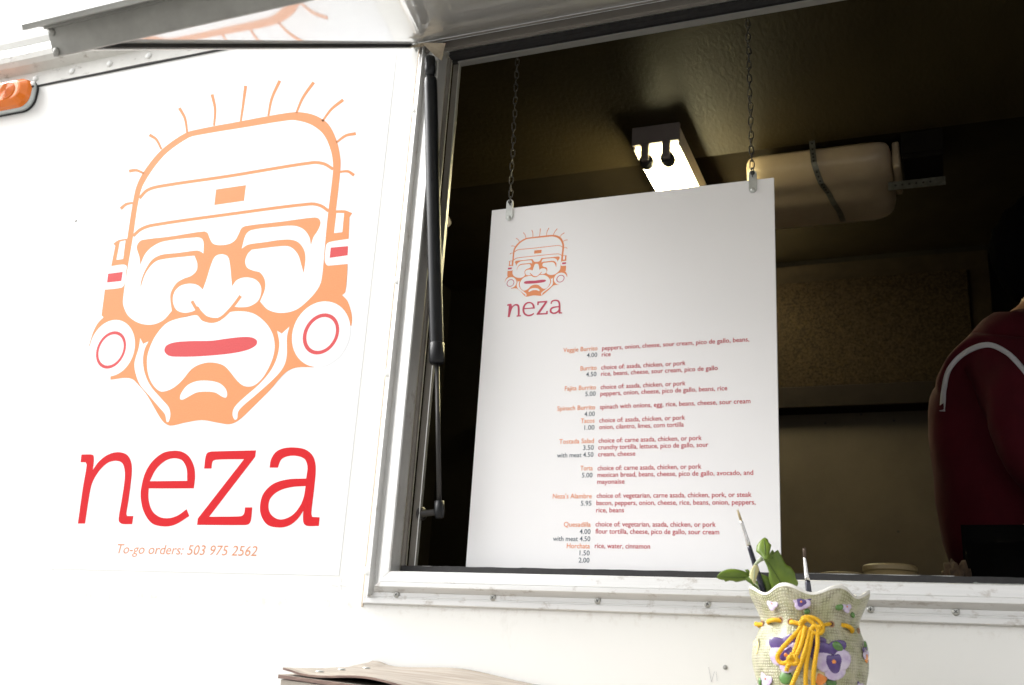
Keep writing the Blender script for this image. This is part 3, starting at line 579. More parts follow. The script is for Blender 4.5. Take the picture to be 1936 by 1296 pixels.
def emblem(fnl, parent, mo, mw, mr):
    em = flat('emblem', [cr(SIL, 5)], fnl(0), mo, parent)
    for h in HAIR: flat('hair_line', [stroke(z1(h), 17, 11)], fnl(0), mo, em)
    for n_, s in (('face_field', INNER), ('mouth_field', MOUTH), ('cheek_line', CHL), ('cheek_line', CHR), ('chin_field', SMILE), ('ear_field', EARL), ('ear_field', EARR), ('ear_band', BNL), ('ear_band', BNR)):
        flat(n_, [cr(s, 5)], fnl(1 if n_ != 'mouth_field' else 2), mw, em)
    flat('ear_disc', [DL], fnl(1), mw, em); flat('ear_disc', [DR], fnl(1), mw, em)
    flat('brow_and_nose', [cr(GL, 5)], fnl(2), mo, em); flat('nose_field', [cr(NOSE, 5)], fnl(3), mw, em)
    flat('nose_crease', [stroke([(614,547),(640,590),(668,625),(700,647),(735,652),(775,638),(815,602),(850,560),(880,519)], 17)], fnl(4), mo, em)
    for s in BANDS: flat('head_band', [stroke(z1(s), 17)], fnl(2), mo, em)
    flat('forehead_mark', [RECT], fnl(2), mo, em)
    flat('lips', [cr([(465,820),(475,790),(520,772),(600,765),(720,763),(800,752),(880,743),(940,745),(968,762),(965,785),(930,808),(870,825),(780,838),(650,848),(550,850),(490,845)], 5)], fnl(3), mr, em)
    flat('ear_mark', [[(158,398),(238,388),(230,438),(152,446)]], fnl(2), mr, em); flat('ear_mark', [[(1370,256),(1465,248),(1462,298),(1364,312)]], fnl(2), mr, em)
    flat('ear_ring', [ell(174,813,79,102,22), ell(174,813,66,85,19)], fnl(2), mr, em); flat('ear_ring', [ell(1317,726,97,112,22), ell(1318,726,78,92,19)], fnl(2), mr, em)
emblem(lambda k: on_wall(-.0008 - .00007*k), poster, I_or, I_wh, I_pink)
def pz3(x, y): return 60 + x/2.9333, 820 + y/2.9333
def on_wall3(x, y): q = Q(*pz3(x, y)); return Vector((q.x, -.0008, q.z))
LN = [(277,117,C),(333,117),(344,124),(346,150),(340,202,C),(372,158),(420,120),(475,104),(525,115),(550,150),(557,200),(550,280),(535,390),(526,445),(530,458,C),(565,458,C),(558,503,C),(505,502),(486,490),(484,465),(500,370),(517,250),(515,195),(500,162),(465,152),(420,165),(370,215),(335,280),(318,360),(297,500,C),(257,500,C),(285,300),(306,175),(300,160,C),(272,160,C)]
LE = [(900,305,C),(907,240),(900,180),(873,128),(835,102),(790,96),(730,108),(670,155),(630,220),(607,310),(607,370),(625,440),(670,500),(740,516),(800,504),(875,458,C),(860,420,C),(810,455),(760,470),(710,463),(670,430),(650,370),(650,305,C)]
LEH = [(656,265,C),(690,200),(740,153),(790,138),(835,150),(860,195),(863,263,C)]
LZ = [(957,195,C),(965,130),(975,108),(998,100,C),(1245,94,C),(1240,130,C),(985,462,C),(1150,460),(1170,455),(1180,440),(1184,410,C),(1224,410,C),(1217,480),(1205,502),(1180,508),(918,507,C),(922,472,C),(1178,143,C),(1025,146),(1005,155),(998,195,C)]
LA = [(1320,190,C),(1328,145),(1355,103),(1400,82),(1460,78),(1520,90),(1560,125),(1576,185),(1568,300),(1552,440),(1556,463,C),(1598,465,C),(1593,513,C),(1530,513),(1510,500),(1505,470),(1507,430,C),(1475,475),(1430,510),(1375,522),(1310,508),(1275,460),(1267,405),(1285,335),(1340,280),(1420,255),(1523,250,C),(1530,185),(1515,143),(1470,125),(1420,127),(1385,145),(1366,190,C)]
LAH = [(1520,292,C),(1440,298),(1370,320),(1325,360),(1314,405),(1325,445),(1360,473),(1400,475),(1450,450),(1490,400),(1510,350)]
for nm, lps in (('n', [LN]), ('e', [LE, LEH]), ('z', [LZ]), ('a', [LA, LAH])):
    flat('letter', [cr(l, 6) for l in lps], on_wall3, I_red, poster)
def fit_text(name, body, L_, R_, cap, y, m, parent, shear=0.0, off=0.0):
    """L_, R_: baseline ends on the sheet (x, z); cap: height of the lettering"""
    me = text_mesh(body, shear, off); xs = [v.co.x for v in me.vertices]; x0, x1 = min(xs), max(xs)
    s = (R_.x - L_.x)/(x1-x0); sz = cap/.70*(1.2 if cap < .009 else 1.0)
    for v in me.vertices:
        f = (v.co.x-x0)/(x1-x0); v.co = Vector((L_.x + (v.co.x-x0)*s, y, L_.z + (R_.z-L_.z)*f + v.co.y*sz))
    me.name = name; return obj(name, me, m, parent)
a, b_ = Q(*pz3(470,665)), Q(*pz3(1247,680)); fit_text('phone_line', 'To-go orders: 503 975 2562', a, b_, Q(*pz3(470,610)).z - Q(*pz3(470,663)).z, -.0008, I_ortxt, poster, .12, 0)
# pencil register crosses beside the poster corner
def mark(pts, wd, parent):
    bm = bmesh.new()
    for (u0, v0), (u1, v1) in pts:
        a, b_ = Q(u0, v0), Q(u1, v1); d = (b_-a).normalized(); n_ = Vector((-d.z, 0, d.x))*wd
        bm.faces.new([bm.verts.new(Vector((p.x, -.0007, p.z))) for p in (a-n_, b_-n_, b_+n_, a+n_)])
    return obj('pencil_mark', bm, mat('pencil', (.45, .45, .46), .8), parent)
mark([((628,1108),(640,1109)),((643,1108),(655,1109)),((645,1093),(646,1102)),((645,1106),(646,1116)),((79,1072),(79,1080)),((99,1078),(102,1078)),((1340,1262),(1345,1290)),((1345,1290),(1351,1270)),((1354,1270),(1356,1288))], .00035, poster)
dn = bmesh.new(); lathe(dn, [(.004,0),(.0035,.001),(.0005,.0016)], (0,0,0), (0,-1,0), 10); dnm = bpy.data.meshes.new('wall_rivet'); dn.to_mesh(dnm); dn.free(); dnm.materials.append(M_hbeam)
for u_, v_ in ((143,418),(1371,1262)): p = Q(u_, v_); place(dnm, 'wall_rivet', truck, (p.x, -.0002, p.z))

# ------------------------------------------------------------------ menu board hanging in the window
YBD = .052; b0 = Q(930,398,YBD); b1 = Q(1462,336,YBD); bxl, bxr = Q(930,398,YBD).x, Q(1463,336,YBD).x; bzt = (b0.z+b1.z)/2; bzb = 1.585
board = thing('menu_board', ((bxl+bxr)/2, YBD, bzt), 'white printed menu board hanging on two chains in the truck window', 'menu board')
obj('panel', B((bxl, YBD, bzb), (bxr, YBD+.005, bzt), .0006, 1), M_board, board)
fx_ = lambda u, v: Q(u, v, YBD)
# emblem placed by an affine map from the poster's own plane
src = lambda x, z_: Q(*px2(x, z_))
sA, sB, sC_ = src(465*.8224, 440*.8224-720), src(1317,727), src(500,1225)      # hair tip left, right ring, chin left
dA, dB, dC_ = fx_(975.5,451), fx_(1059.7,527.5), fx_(996,561.5)
m2 = Matrix(((sB.x-sA.x, sC_.x-sA.x), (sB.z-sA.z, sC_.z-sA.z))).inverted(); d2 = Matrix(((dB.x-dA.x, dC_.x-dA.x), (dB.z-dA.z, dC_.z-dA.z))); AF = d2 @ m2
def on_board(k):
    def f(x, z_):
        q = src(x, z_); r_ = AF @ Vector((q.x-sA.x, q.z-sA.z)); return Vector((dA.x+r_.x, YBD-.0002-.00006*k, dA.z+r_.y))
    return f
emblem(on_board, board, J_or, J_wh, J_cr)
# roman slab lettering under the small emblem (origin 940,340, scale 4.627)
def brd(x, y): q = fx_(940 + x/4.627, 340 + y/4.627); return Vector((q.x, YBD-.0004, q.z))
flat('letter', [cr([(88,1093,C),(118,1086),(126,1092),(130,1110,C),(150,1093),(170,1088),(190,1097),(197,1125),(196,1188,C),(208,1187,C),(208,1197,C),(170,1200,C),(170,1190,C),(180,1188,C),(180,1130),(176,1108),(162,1102),(145,1110),(130,1130),(112,1192,C),(110,1203,C),(92,1204,C),(94,1192,C),(102,1104,C),(88,1105,C)], 3)], brd, J_cr, board)
flat('letter', [cr([(236,1135),(330,1128,C),(326,1100),(305,1076),(275,1070),(245,1083),(225,1115),(222,1150),(235,1180),(265,1196),(300,1192),(325,1175,C),(318,1166,C),(300,1178),(270,1182),(245,1168),(236,1140,C)], 3), cr([(239,1125,C),(250,1098),(275,1082),(300,1088),(314,1118,C)], 3)], brd, J_cr, board)
flat('letter', [[(350,1099),(352,1067),(438,1060),(439,1072),(372,1170),(428,1167),(430,1150),(443,1149),(442,1178),(345,1184),(345,1175),(417,1075),(365,1079),(363,1098)]], brd, J_cr, board)
flat('letter', [cr([(466,1085,C),(475,1062),(505,1050),(540,1058),(552,1085),(554,1155),(556,1162,C),(568,1161,C),(569,1171,C),(540,1173,C),(537,1160,C),(515,1174),(488,1176),(463,1163),(460,1140),(475,1118),(505,1110),(538,1107,C),(535,1078),(520,1064),(495,1064),(480,1075),(478,1090,C)], 3), cr([(538,1118,C),(505,1122),(480,1132),(475,1150),(490,1163),(515,1158),(535,1140)], 3)], brd, J_cr, board)
Z4 = lambda x, y: (1020 + x/4.4, 620 + y/4.4); Z5 = lambda x, y: (1020 + x/4.4, 860 + y/4.4)
DESC = [(Z4,'peppers, onion, cheese, sour cream, pico de gallo, beans,',520,190,1745,112),(Z4,'rice',518,240,592,237),(Z4,'choice of: asada, chicken, or pork',513,348,1215,312),(Z4,'rice, beans, cheese, sour cream, pico de gallo',512,402,1483,352),
 (Z4,'choice of: asada, chicken, or pork',508,512,1215,480),(Z4,'peppers, onion, cheese, pico de gallo, beans, rice',506,567,1562,520),(Z4,'spinach with onions, egg, rice, beans, cheese, sour cream',502,678,1755,627),(Z4,'choice of: asada, chicken, or pork',497,790,1212,765),
 (Z4,'onion, cilantro, limes, corn tortilla',496,845,1200,823),(Z4,'choice of: carne asada, chicken, or pork',491,958,1350,935),(Z4,'crunchy tortilla, lettuce, pico de gallo, sour',489,1013,1405,992),(Z4,'cream, cheese',487,1070,797,1066),
 (Z5,'choice of: carne asada, chicken, or pork',483,130,1347,118),(Z5,'mexican bread, beans, cheese, pico de gallo, avocado, and',482,188,1778,167),(Z5,'mayonaise',480,243,707,242),(Z5,'choice of: vegetarian, carne asada, chicken, pork, or steak',475,360,1765,352),
 (Z5,'bacon, peppers, onion, cheese, rice, beans, onion, peppers,',473,420,1798,415),(Z5,'rice, beans',471,480,703,480),(Z5,'choice of: vegetarian, asada, chicken, or pork',466,598,1467,600),(Z5,'flour tortilla, cheese, pico de gallo, sour cream',465,658,1495,662),(Z5,'rice, water, cinnamon',460,778,920,782)]
ITEM = [(Z4,'Veggie Burrito',197,203,482,190),(Z4,'Burrito',340,357,475,350),(Z4,'Fajita Burrito',210,523,469,514),(Z4,'Spinach Burrito',147,690,463,680),(Z4,'Tacos',342,793,458,790),(Z4,'Tostada Salad',163,965,452,960),(Z5,'Torta',340,132,442,130),(Z5,"Neza's Alambre",110,366,434,362),(Z5,'Quesadilla',202,600,426,600),(Z5,'Horchata',227,778,418,780)]
PRICE = [(Z4,'4.00',393,247,480,243),(Z4,'4.50',387,408,473,403),(Z4,'5.00',380,570,467,567),(Z4,'4.00',373,737,460,735),(Z4,'1.00',373,850,457,848),(Z4,'3.50',362,1018,451,1015),(Z4,'with meat 4.50',145,1080,448,1075),(Z5,'5.00',352,190,440,190),(Z5,'5.95',343,424,432,424),(Z5,'4.00',333,660,424,660),(Z5,'with meat 4.50',111,718,422,720),(Z5,'1.50',333,838,417,838),(Z5,'2.00',325,897,415,899)]
capb = fx_(1200,800).z - fx_(1200,807.4).z
for nm, rows, m in (('description_line', DESC, J_red), ('item_name', ITEM, J_ortxt), ('price', PRICE, J_gr)):
    for Zf, body, x0, y0, x1, y1 in rows:
        a, b_ = fx_(*Zf(x0, y0)), fx_(*Zf(x1, y1)); a.z = b_.z = (a.z+b_.z)/2
        fit_text(nm, body, a, b_, capb, YBD-.0004, m, board, 0, .006)
# clips
for u0, v0, u1, v1 in ((963,381,961,411),(1424,326,1421,358)):
    a, b_ = Q(u0, v0, YBD-.006), Q(u1, v1, YBD-.006); cxp = (a.x+b_.x)/2; hw = .0078
    bm = bmesh.new(); lp = rrect(cxp, (a.z+b_.z)/2, hw, (a.z-b_.z)/2+.006, hw-.0002, 6); loft(bm, [(lp, YBD-.0006), (lp, YBD-.0028)])
    cl = obj('clip', fixn(bm), M_zinc, board)
    for i, zz in enumerate((a.z, b_.z)): bm = lathe(bmesh.new(), [(.0046,0),(.0044,.0012),(.0025,.0026),(.0004,.003)], (cxp, YBD-.0029, zz), (0,-1,0), 12); obj('bolt', bm, M_dark if i == 0 else M_zinc, cl)
# chains: twisted links, alternately turned
def link_mesh(L, wd, r):
    bm = bmesh.new(); pts = []
    for k in range(18):
        a = 2*math.pi*k/18; pinch = .62 + .38*abs(math.cos(a)) ; pts.append((wd*math.sin(a)*pinch*1.15, .0012*math.sin(2*a), L/2*math.cos(a)))
    tube(bm, pts, r, 6, closed=True); me = bpy.data.meshes.new('chain_link'); bm.to_mesh(me); bm.free(); me.materials.append(M_chain)
    me.polygons.foreach_set('use_smooth', [True]*len(me.polygons)); return me
lm = link_mesh(.0195, .0052, .0011)
for (ut, vt, ub, vb, lab) in ((975,60,965,380,'left chain lost in the dark above the top left of the menu board'), (1413,8,1422,326,'chain holding the top right of the menu board near the lit tubes')):
    top_, bot = Q(ut, vt, YBD-.006), Q(ub, vb, YBD-.006)
    if lab.startswith('left'): top_ = Vector((Q(975,150,YBD-.006).x, top_.y, 2.80))
    ch = thing('chain', top_, lab, 'chain', 'chains holding the menu board'); n_ = int((top_-bot).length/.0163)
    for k in range(n_+1):
        p = top_.lerp(bot, k/n_) + Vector((random.uniform(-.0006,.0006), 0, 0)); place(lm, 'chain_link', ch, p, (0, random.uniform(-.08,.08), R(20 if k % 2 else 112)+random.uniform(-.25,.25)))

# ------------------------------------------------------------------ shelf under the window: old plywood, its top ply lifting
def sz(x, y): return 1.424 - .055*(x+1.014) + .08*y
sh = thing('wooden_shelf', (-.1, -.15, 1.38), 'weathered plywood shelf with lifting top layer below the window', 'shelf')
bm = bmesh.new(); nx, x0s, x1s = 50, -1.022, .9
for (za, zb_) in ((-.030, -.012),):
    prev = None
    for k in range(nx+1):
        x = x0s + (x1s-x0s)*k/nx
        cur = [bm.verts.new((x, y, sz(x, y)+zz)) for y, zz in ((-.004,za),(-.300,za),(-.302,zb_),(-.004,zb_))]
        if prev:
            for j in range(4): bm.faces.new((prev[j], prev[(j+1) % 4], cur[(j+1) % 4], cur[j]))
        else: bm.faces.new(cur)
        prev = cur
    bm.faces.new(prev[::-1])
obj('board', fixn(bm), M_wood, sh)
def ply(name, zoff, th, lift, yf, xs0, m):
    bm = bmesh.new(); nx, ny = 110, 14; T, U = [], []
    for i in range(nx+1):
        x = xs0 + (.88-xs0)*i/nx; r1, r2 = [], []
        for j in range(ny+1):
            y = -.006 + (yf+.006)*j/ny; z = sz(x, y) + zoff + lift(x, y)
            r1.append(bm.verts.new((x + .003*math.sin(j*1.7), y, z))); r2.append(bm.verts.new((x + .003*math.sin(j*1.7), y, z-th)))
        T.append(r1); U.append(r2)
    for i in range(nx):
        for j in range(ny): bm.faces.new((T[i][j], T[i+1][j], T[i+1][j+1], T[i][j+1])); bm.faces.new((U[i][j], U[i][j+1], U[i+1][j+1], U[i+1][j])).material_index = 1
    for i in range(nx): bm.faces.new((T[i][ny], T[i+1][ny], U[i+1][ny], U[i][ny])).material_index = 1; bm.faces.new((T[i+1][0], T[i][0], U[i][0], U[i+1][0])).material_index = 1
    for j in range(ny): bm.faces.new((T[0][j], T[0][j+1], U[0][j+1], U[0][j])).material_index = 1; bm.faces.new((T[nx][j+1], T[nx][j], U[nx][j], U[nx][j+1])).material_index = 1
    return obj(name, fixn(bm), [m, M_ply], sh)
def g_(x, c, s): return math.exp(-((x-c)/s)**2)
def liftA(x, y):
    f = max(0, (-y-.12)/.18)**1.5; b_ = max(0, (y+.10)/.10)**1.6
    return f*(.007*g_(x,-1.02,.03) + .010*g_(x,-.86,.07)) + b_*(.009*g_(x,-1.01,.022) + .014*g_(x,-.83,.10))
top = ply('top_ply', .0, .0035, liftA, -.302, -1.018, M_wood)
ply('middle_ply', -.0045, .006, lambda x, y: .0, -.304, -1.024, M_wood)
nl = bmesh.new(); lathe(nl, [(.007,0),(.0065,.0012),(.003,.0022),(.0004,.0024)], (0,0,0), (0,0,1), 12); nlm = bpy.data.meshes.new('nail'); nl.to_mesh(nlm); nl.free(); nlm.materials.append(M_zinc)
for x, y in ((-.985,-.245),(-.990,-.165),(-.985,-.085),(-.5,-.28),(-.2,-.28)): place(nlm, 'nail', top, (x, y, sz(x, y)+liftA(x, y)+.0001))
for x in (-.7, .5): # brackets
    bm = bmesh.new(); tube(bm, [(x,-.02,1.16),(x,-.24,sz(x,-.24)-.035)], .009, 8); box(bm, (x-.015,-.012,1.12), (x+.015,-.002,sz(x,0)-.032)); obj('bracket', bm, M_hbeam, sh)

# ------------------------------------------------------------------ vase
VY = -.185; vc = Q(1530,1200,VY); PX = (Q(1640,1200,VY).x - Q(1420,1200,VY).x)/220; vx = vc.x
def vz(v): return Q(1530, v, VY-.06).z
zbase = sz(vx, VY)+.004
vase = thing('vase', (vx, VY, zbase), 'pale green ceramic vase shaped like a drawstring sack with painted pansies and yellow cord', 'vase')
prof = [(zbase,55),(zbase+.004,66),(zbase+.02,82),(vz(1290),101),(vz(1265),107),(vz(1245),109),(vz(1225),107.5),(vz(1205),101),(vz(1190),94.5),(vz(1176),91),(vz(1165),93),(vz(1150),100),(vz(1136),107),(vz(1124),112),(vz(1116),113)]
prof = sorted(prof)
zb_, ztp = prof[0][0], prof[-1][0]
def rad0(z):
    for (a, ra), (c, rc) in zip(prof, prof[1:]):
        if z <= c: f = (z-a)/(c-a) if c > a else 0; return ra + (rc-ra)*f
    return prof[-1][1]
def rad(z):
    h = .004; return (rad0(max(zb_, z-h)) + rad0(z)*2 + rad0(min(ztp, z+h)))/4
def vsurf(th, z, extra=0.0):
    """th = 0 faces the camera side (-y), growing towards +x"""
    f = max(0, (z-vz(1215))/(ztp-vz(1215))); lob = math.cos(7*(th-R(-15.5)))
    fd = math.exp(-((z-vz(1190))/.035)**2); r = rad(z)*PX*(1 + .035*f*lob + .018*fd*math.cos(7*(th-R(-15.5))) + .010*math.sin(9*th+z*40)*(1-f)) + extra
    zz = z + .0062*max(0, f)**2.2*lob
    return Vector((vx + r*math.sin(th), VY - r*math.cos(th), zz))
bm = bmesh.new(); uvl = bm.loops.layers.uv.new('UVMap'); NT, NZ = 128, 60; rows = []
for j in range(NZ+1):
    z = zb_ + (ztp-zb_)*j/NZ; rows.append([bm.verts.new(vsurf(2*math.pi*k/NT, z)) for k in range(NT)])
for j in range(NZ):
    for k in range(NT):
        f = bm.faces.new((rows[j][k], rows[j][(k+1) % NT], rows[j+1][(k+1) % NT], rows[j+1][k])); f.smooth = True; f.material_index = 1 if j >= NZ-1 else 0
        for lp, (kk, jj) in zip(f.loops, ((k,j),(k+1,j),(k+1,j+1),(k,j+1))): lp[uvl].uv = (kk/NT*2.6, jj/NZ)
inn = []
for j, (dz, dr) in enumerate(((.0012,-.0010),(.0010,-.0028),(-.0010,-.0040),(-.012,-.0042),(-.03,-.0045),(-.06,-.005),(-.10,-.006))):
    inn.append([bm.verts.new(vsurf(2*math.pi*k/NT, ztp+min(dz,0), dr) + Vector((0,0,max(dz,0)))) for k in range(NT)])
for A, C2 in zip([rows[-1]]+inn, inn):
    for k in range(NT): f = bm.faces.new((A[k], A[(k+1) % NT], C2[(k+1) % NT], C2[k])); f.material_index = 1; f.smooth = True
bm.faces.new(rows[0][::-1]); bm.faces.new(inn[-1]).material_index = 1
obj('body', bm, [M_vase, M_cream], vase)
def vth(u): return math.asin(max(-.97, min(.97, (u-1530)/(rad0(vz(1200)))))) 
def vpt(u, v, ex=0.0):
    z = vz(v); th = math.asin(max(-.98, min(.98, (u-1530)/rad(z)))); p = vsurf(th, z, ex); n_ = Vector((math.sin(th), -math.cos(th), 0)); return p, n_, th
def dome(bm, c, n_, a, b_, rotv, h=.0022, nseg=14, mi=0, wob=.06):
    up = Vector((0,0,1)); rt = up.cross(n_).normalized()*-1; rt = Vector((-n_.y, n_.x, 0)); up = n_.cross(rt)*-1 if n_.cross(rt).z < 0 else n_.cross(rt)
    ca, sa = math.cos(rotv), math.sin(rotv); rings = []
    for rr, hh in ((1.0,-.3),(.98,.25),(.8,.75),(.45,1.0)):
        ring = []
        for k in range(nseg):
            t_ = 2*math.pi*k/nseg; q = 1 + wob*math.sin(3*t_+a*900); x, y = a*rr*math.cos(t_)*q, b_*rr*math.sin(t_)*q
            X, Y = x*ca-y*sa, x*sa+y*ca; ring.append(bm.verts.new(c + rt*X + up*Y + n_*(h*hh) - n_*((X*X)/(2*.085))))
        rings.append(ring)
    ctr = bm.verts.new(c + n_*h)
    for A, C2 in zip(rings, rings[1:]):
        for k in range(nseg): f = bm.faces.new((A[k], A[(k+1) % nseg], C2[(k+1) % nseg], C2[k])); f.smooth = True; f.material_index = mi
    for k in range(nseg): f = bm.faces.new((rings[-1][k], rings[-1][(k+1) % nseg], ctr)); f.smooth = True; f.material_index = mi
def pansy(u, v, s, rot, mats):
    """mats: upper petals, side petals, lower petal, blotch, centre"""
    fl_ = None; c, n_, th = vpt(u, v, .0004); S = 1.05*s*PX; rt = Vector((-n_.y, n_.x, 0)); up = Vector((0,0,1))
    def at(dx, dy, k): 
        X, Y = dx*math.cos(rot)-dy*math.sin(rot), dx*math.sin(rot)+dy*math.cos(rot)
        return c + rt*(X*S) + up*(Y*S) + n_*(k*.0005)
    spec = [('upper', .36, .74, .62, .40, .3, 0, mats[0]), ('upper', -.42, .72, .60, .40, -.3, .3, mats[0]), ('side', .50, .08, .60, .58, .2, .8, mats[1]), ('side', -.50, .05, .60, .56, -.2, 1.0, mats[1]), ('lower', .0, -.42, .66, .60, 0, 1.3, mats[2])]
    for i, (nm, dx, dy, a, b_, r_, k, m) in enumerate(spec):
        bm = bmesh.new(); dome(bm, at(dx, dy, k), n_, a*S, b_*S, r_+rot, h=.0008); o = obj('pansy' if i == 0 else 'petal', fixn(bm), m, vase if i == 0 else fl_)
        if i == 0: fl_ = o
    if mats[3]: bm = bmesh.new(); dome(bm, at(0,-.05,2.9), n_, .56*S, .50*S, rot, h=.0007, wob=.20, nseg=26); obj('blotch', bm, mats[3], fl_)
    bm = bmesh.new(); dome(bm, at(0,.0,3.7), n_, .13*S, .12*S, rot, h=.0008); obj('flower_centre', bm, mats[4], fl_)
def vleaf(u, v, a, b_, rot):
    c, n_, th = vpt(u, v, .0012); bm = bmesh.new(); dome(bm, c, n_, a*PX, b_*PX, rot, h=.0022, wob=.03); obj('painted_leaf', fixn(bm), G_gr, vase)
vleaf(1593,1150,9,6,.3); vleaf(1617,1155,7,5,-.5); vleaf(1589,1221,12,8,-.5); vleaf(1497,1284,14,13,.3); vleaf(1577,1290,10,9,0); vleaf(1633,1218,6,14,.5); vleaf(1538,1156,6,5,.6); vleaf(1443,1294,7,8,0)
pansy(1472,1142,12.5,-.15,(G_pur,G_wh,G_wh,None,G_or)); pansy(1529,1140,15,-.45,(G_pur,G_wh,G_wh,G_pur,G_or)); pansy(1606,1145,11,.1,(G_pur,G_wh,G_wh,None,G_or))
pansy(1500,1242,30,.2,(G_pur,G_wh,G_wh,G_pur,G_or)); pansy(1582,1250,31,.15,(G_pur,G_wh,G_wh,G_pur,G_or)); pansy(1552,1230,20,.0,(G_pur,G_pur,G_pur,None,G_pur))
pansy(1556,1276,17,.4,(G_yel,G_yel,G_or,None,G_or)); pansy(1457,1288,16,-.4,(G_pur,G_wh,G_wh,None,G_or)); pansy(1624,1292,12,.2,(G_pur,G_wh,G_wh,None,G_or)); pansy(1634,1232,13,.2,(G_pur,G_wh,G_or,None,G_or)); pansy(1437,1227,13,.3,(G_yel,G_yel,G_yel,None,G_yel))
# eyelets
EY = [(1450,1181),(1487,1175),(1508,1179),(1578,1180),(1611,1183),(1432,1184),(1625,1186)]
for u, v in EY:
    p, n_, th = vpt(u, v, .0006); bm = bmesh.new(); u1, u2 = frame_of(n_)
    tube(bm, [p + (u1*math.cos(a)+u2*math.sin(a))*5.2*PX for a in [2*math.pi*k/18 for k in range(18)]], 1.3*PX, 8, closed=True); ey = obj('eyelet', bm, G_eye, vase, True)
    bm = lathe(bmesh.new(), [(4.6*PX,0),(4.6*PX,.0004)], p, n_, 18); obj('eyelet_hole', bm, mat('hole shade', (.10,.045,.02), .8), ey)
# braided cord
cord = thing('yellow_cord', (vx, VY-.09, vz(1180)), 'bright yellow braided cord threaded and knotted round the neck of the vase', 'cord')
def rope(pts2, name='strand', r=4.3, per=10, parent=cord, depth=.0045):
    """pts2: (u, v, lift) beads lying on the vase; three twisted strands"""
    P3 = []
    for u, v, l in pts2:
        p, n_, th = vpt(u, min(v, 1340), depth+l); P3.append(p)
    path = []
    for i in range(len(P3)-1):
        p0, p1, p2, p3 = P3[max(i-1,0)], P3[i], P3[i+1], P3[min(i+2, len(P3)-1)]
        for k in range(per):
            t_ = k/per; path.append(.5*((2*p1) + (p2-p0)*t_ + (2*p0-5*p1+4*p2-p3)*t_*t_ + (3*p1-p0-3*p2+p3)*t_**3))
    path.append(P3[-1]); seg = []; L = 0
    # resample evenly
    tot = sum((b-a).length for a, b in zip(path, path[1:])); step = r*PX*.42; n_ = max(6, int(tot/step)); out = []; acc = 0; i = 0
    for k in range(n_+1):
        target = tot*k/n_
        while i < len(path)-2 and acc + (path[i+1]-path[i]).length < target: acc += (path[i+1]-path[i]).length; i += 1
        sl_ = (path[i+1]-path[i]).length; out.append(path[i].lerp(path[i+1], min(1, (target-acc)/max(sl_, 1e-9))))
    bm = bmesh.new(); u_ = None
    for s_ in range(4):
        pts = []; u_ = None
        for i, p in enumerate(out):
            t_ = (out[min(i+1, len(out)-1)] - out[max(i-1,0)]).normalized()
            if u_ is None: u_, w_ = frame_of(t_)
            else: u_ = (u_ - t_*u_.dot(t_)).normalized(); w_ = t_.cross(u_)
            a = s_*math.pi/2 + i*.55; pts.append(p + (u_*math.cos(a) + w_*math.sin(a))*r*PX*.56)
        tube(bm, pts, r*PX*.47, 7)
    return obj(name, bm, M_orange, parent, True)
rope([(1428,1184,-.004),(1434,1180,.001),(1444,1182,.001),(1451,1183,-.006)]); rope([(1459,1179,-.006),(1466,1176,.001),(1479,1174,.001),(1488,1177,-.006)]); rope([(1508,1180,-.006),(1514,1180,.002),(1526,1183,.004)]); rope([(1552,1186,.003),(1565,1182,.002),(1578,1179,-.006)],r=3.6); rope([(1597,1179,-.006),(1602,1180,.001),(1610,1185,.001),(1614,1189,-.005)])
rope([(1534,1180,.008),(1531,1172,.009),(1540,1168,.010),(1552,1172,.010),(1560,1184,.010),(1560,1196,.009),(1552,1200,.009),(1544,1194,.010),(1548,1186,.012),(1558,1188,.012)],'knot')
rope([(1536,1190,.004),(1527,1184,.008),(1534,1173,.011),(1545,1178,.012),(1553,1190,.011),(1556,1198,.009)],'knot')
rope([(1531,1182,.007),(1524,1196,.006),(1508,1218,.006),(1494,1236,.006),(1489,1248,.006),(1494,1257,.006),(1504,1257,.006),(1514,1247,.006),(1520,1230,.006),(1526,1206,.006),(1532,1190,.006)],'loop')
rope([(1535,1188,.010),(1531,1215,.010),(1524,1238,.009),(1516,1250,.008),(1508,1262,.008),(1504,1272,.007)],'loose_end'); rope([(1513,1242,.010),(1521,1246,.011),(1523,1256,.010),(1515,1258,.010),(1510,1250,.011),(1516,1244,.012)],'small_knot')
rope([(1542,1190,.009),(1538,1220,.010),(1532,1245,.010),(1524,1270,.010),(1512,1300,.009),(1506,1318,.008)],'loose_end'); rope([(1546,1190,.008),(1543,1220,.009),(1537,1255,.009),(1534,1290,.009),(1534,1320,.008)],'loose_end'); rope([(1553,1196,.008),(1554,1220,.009),(1550,1250,.010),(1546,1280,.010),(1544,1318,.009)],'loose_end')

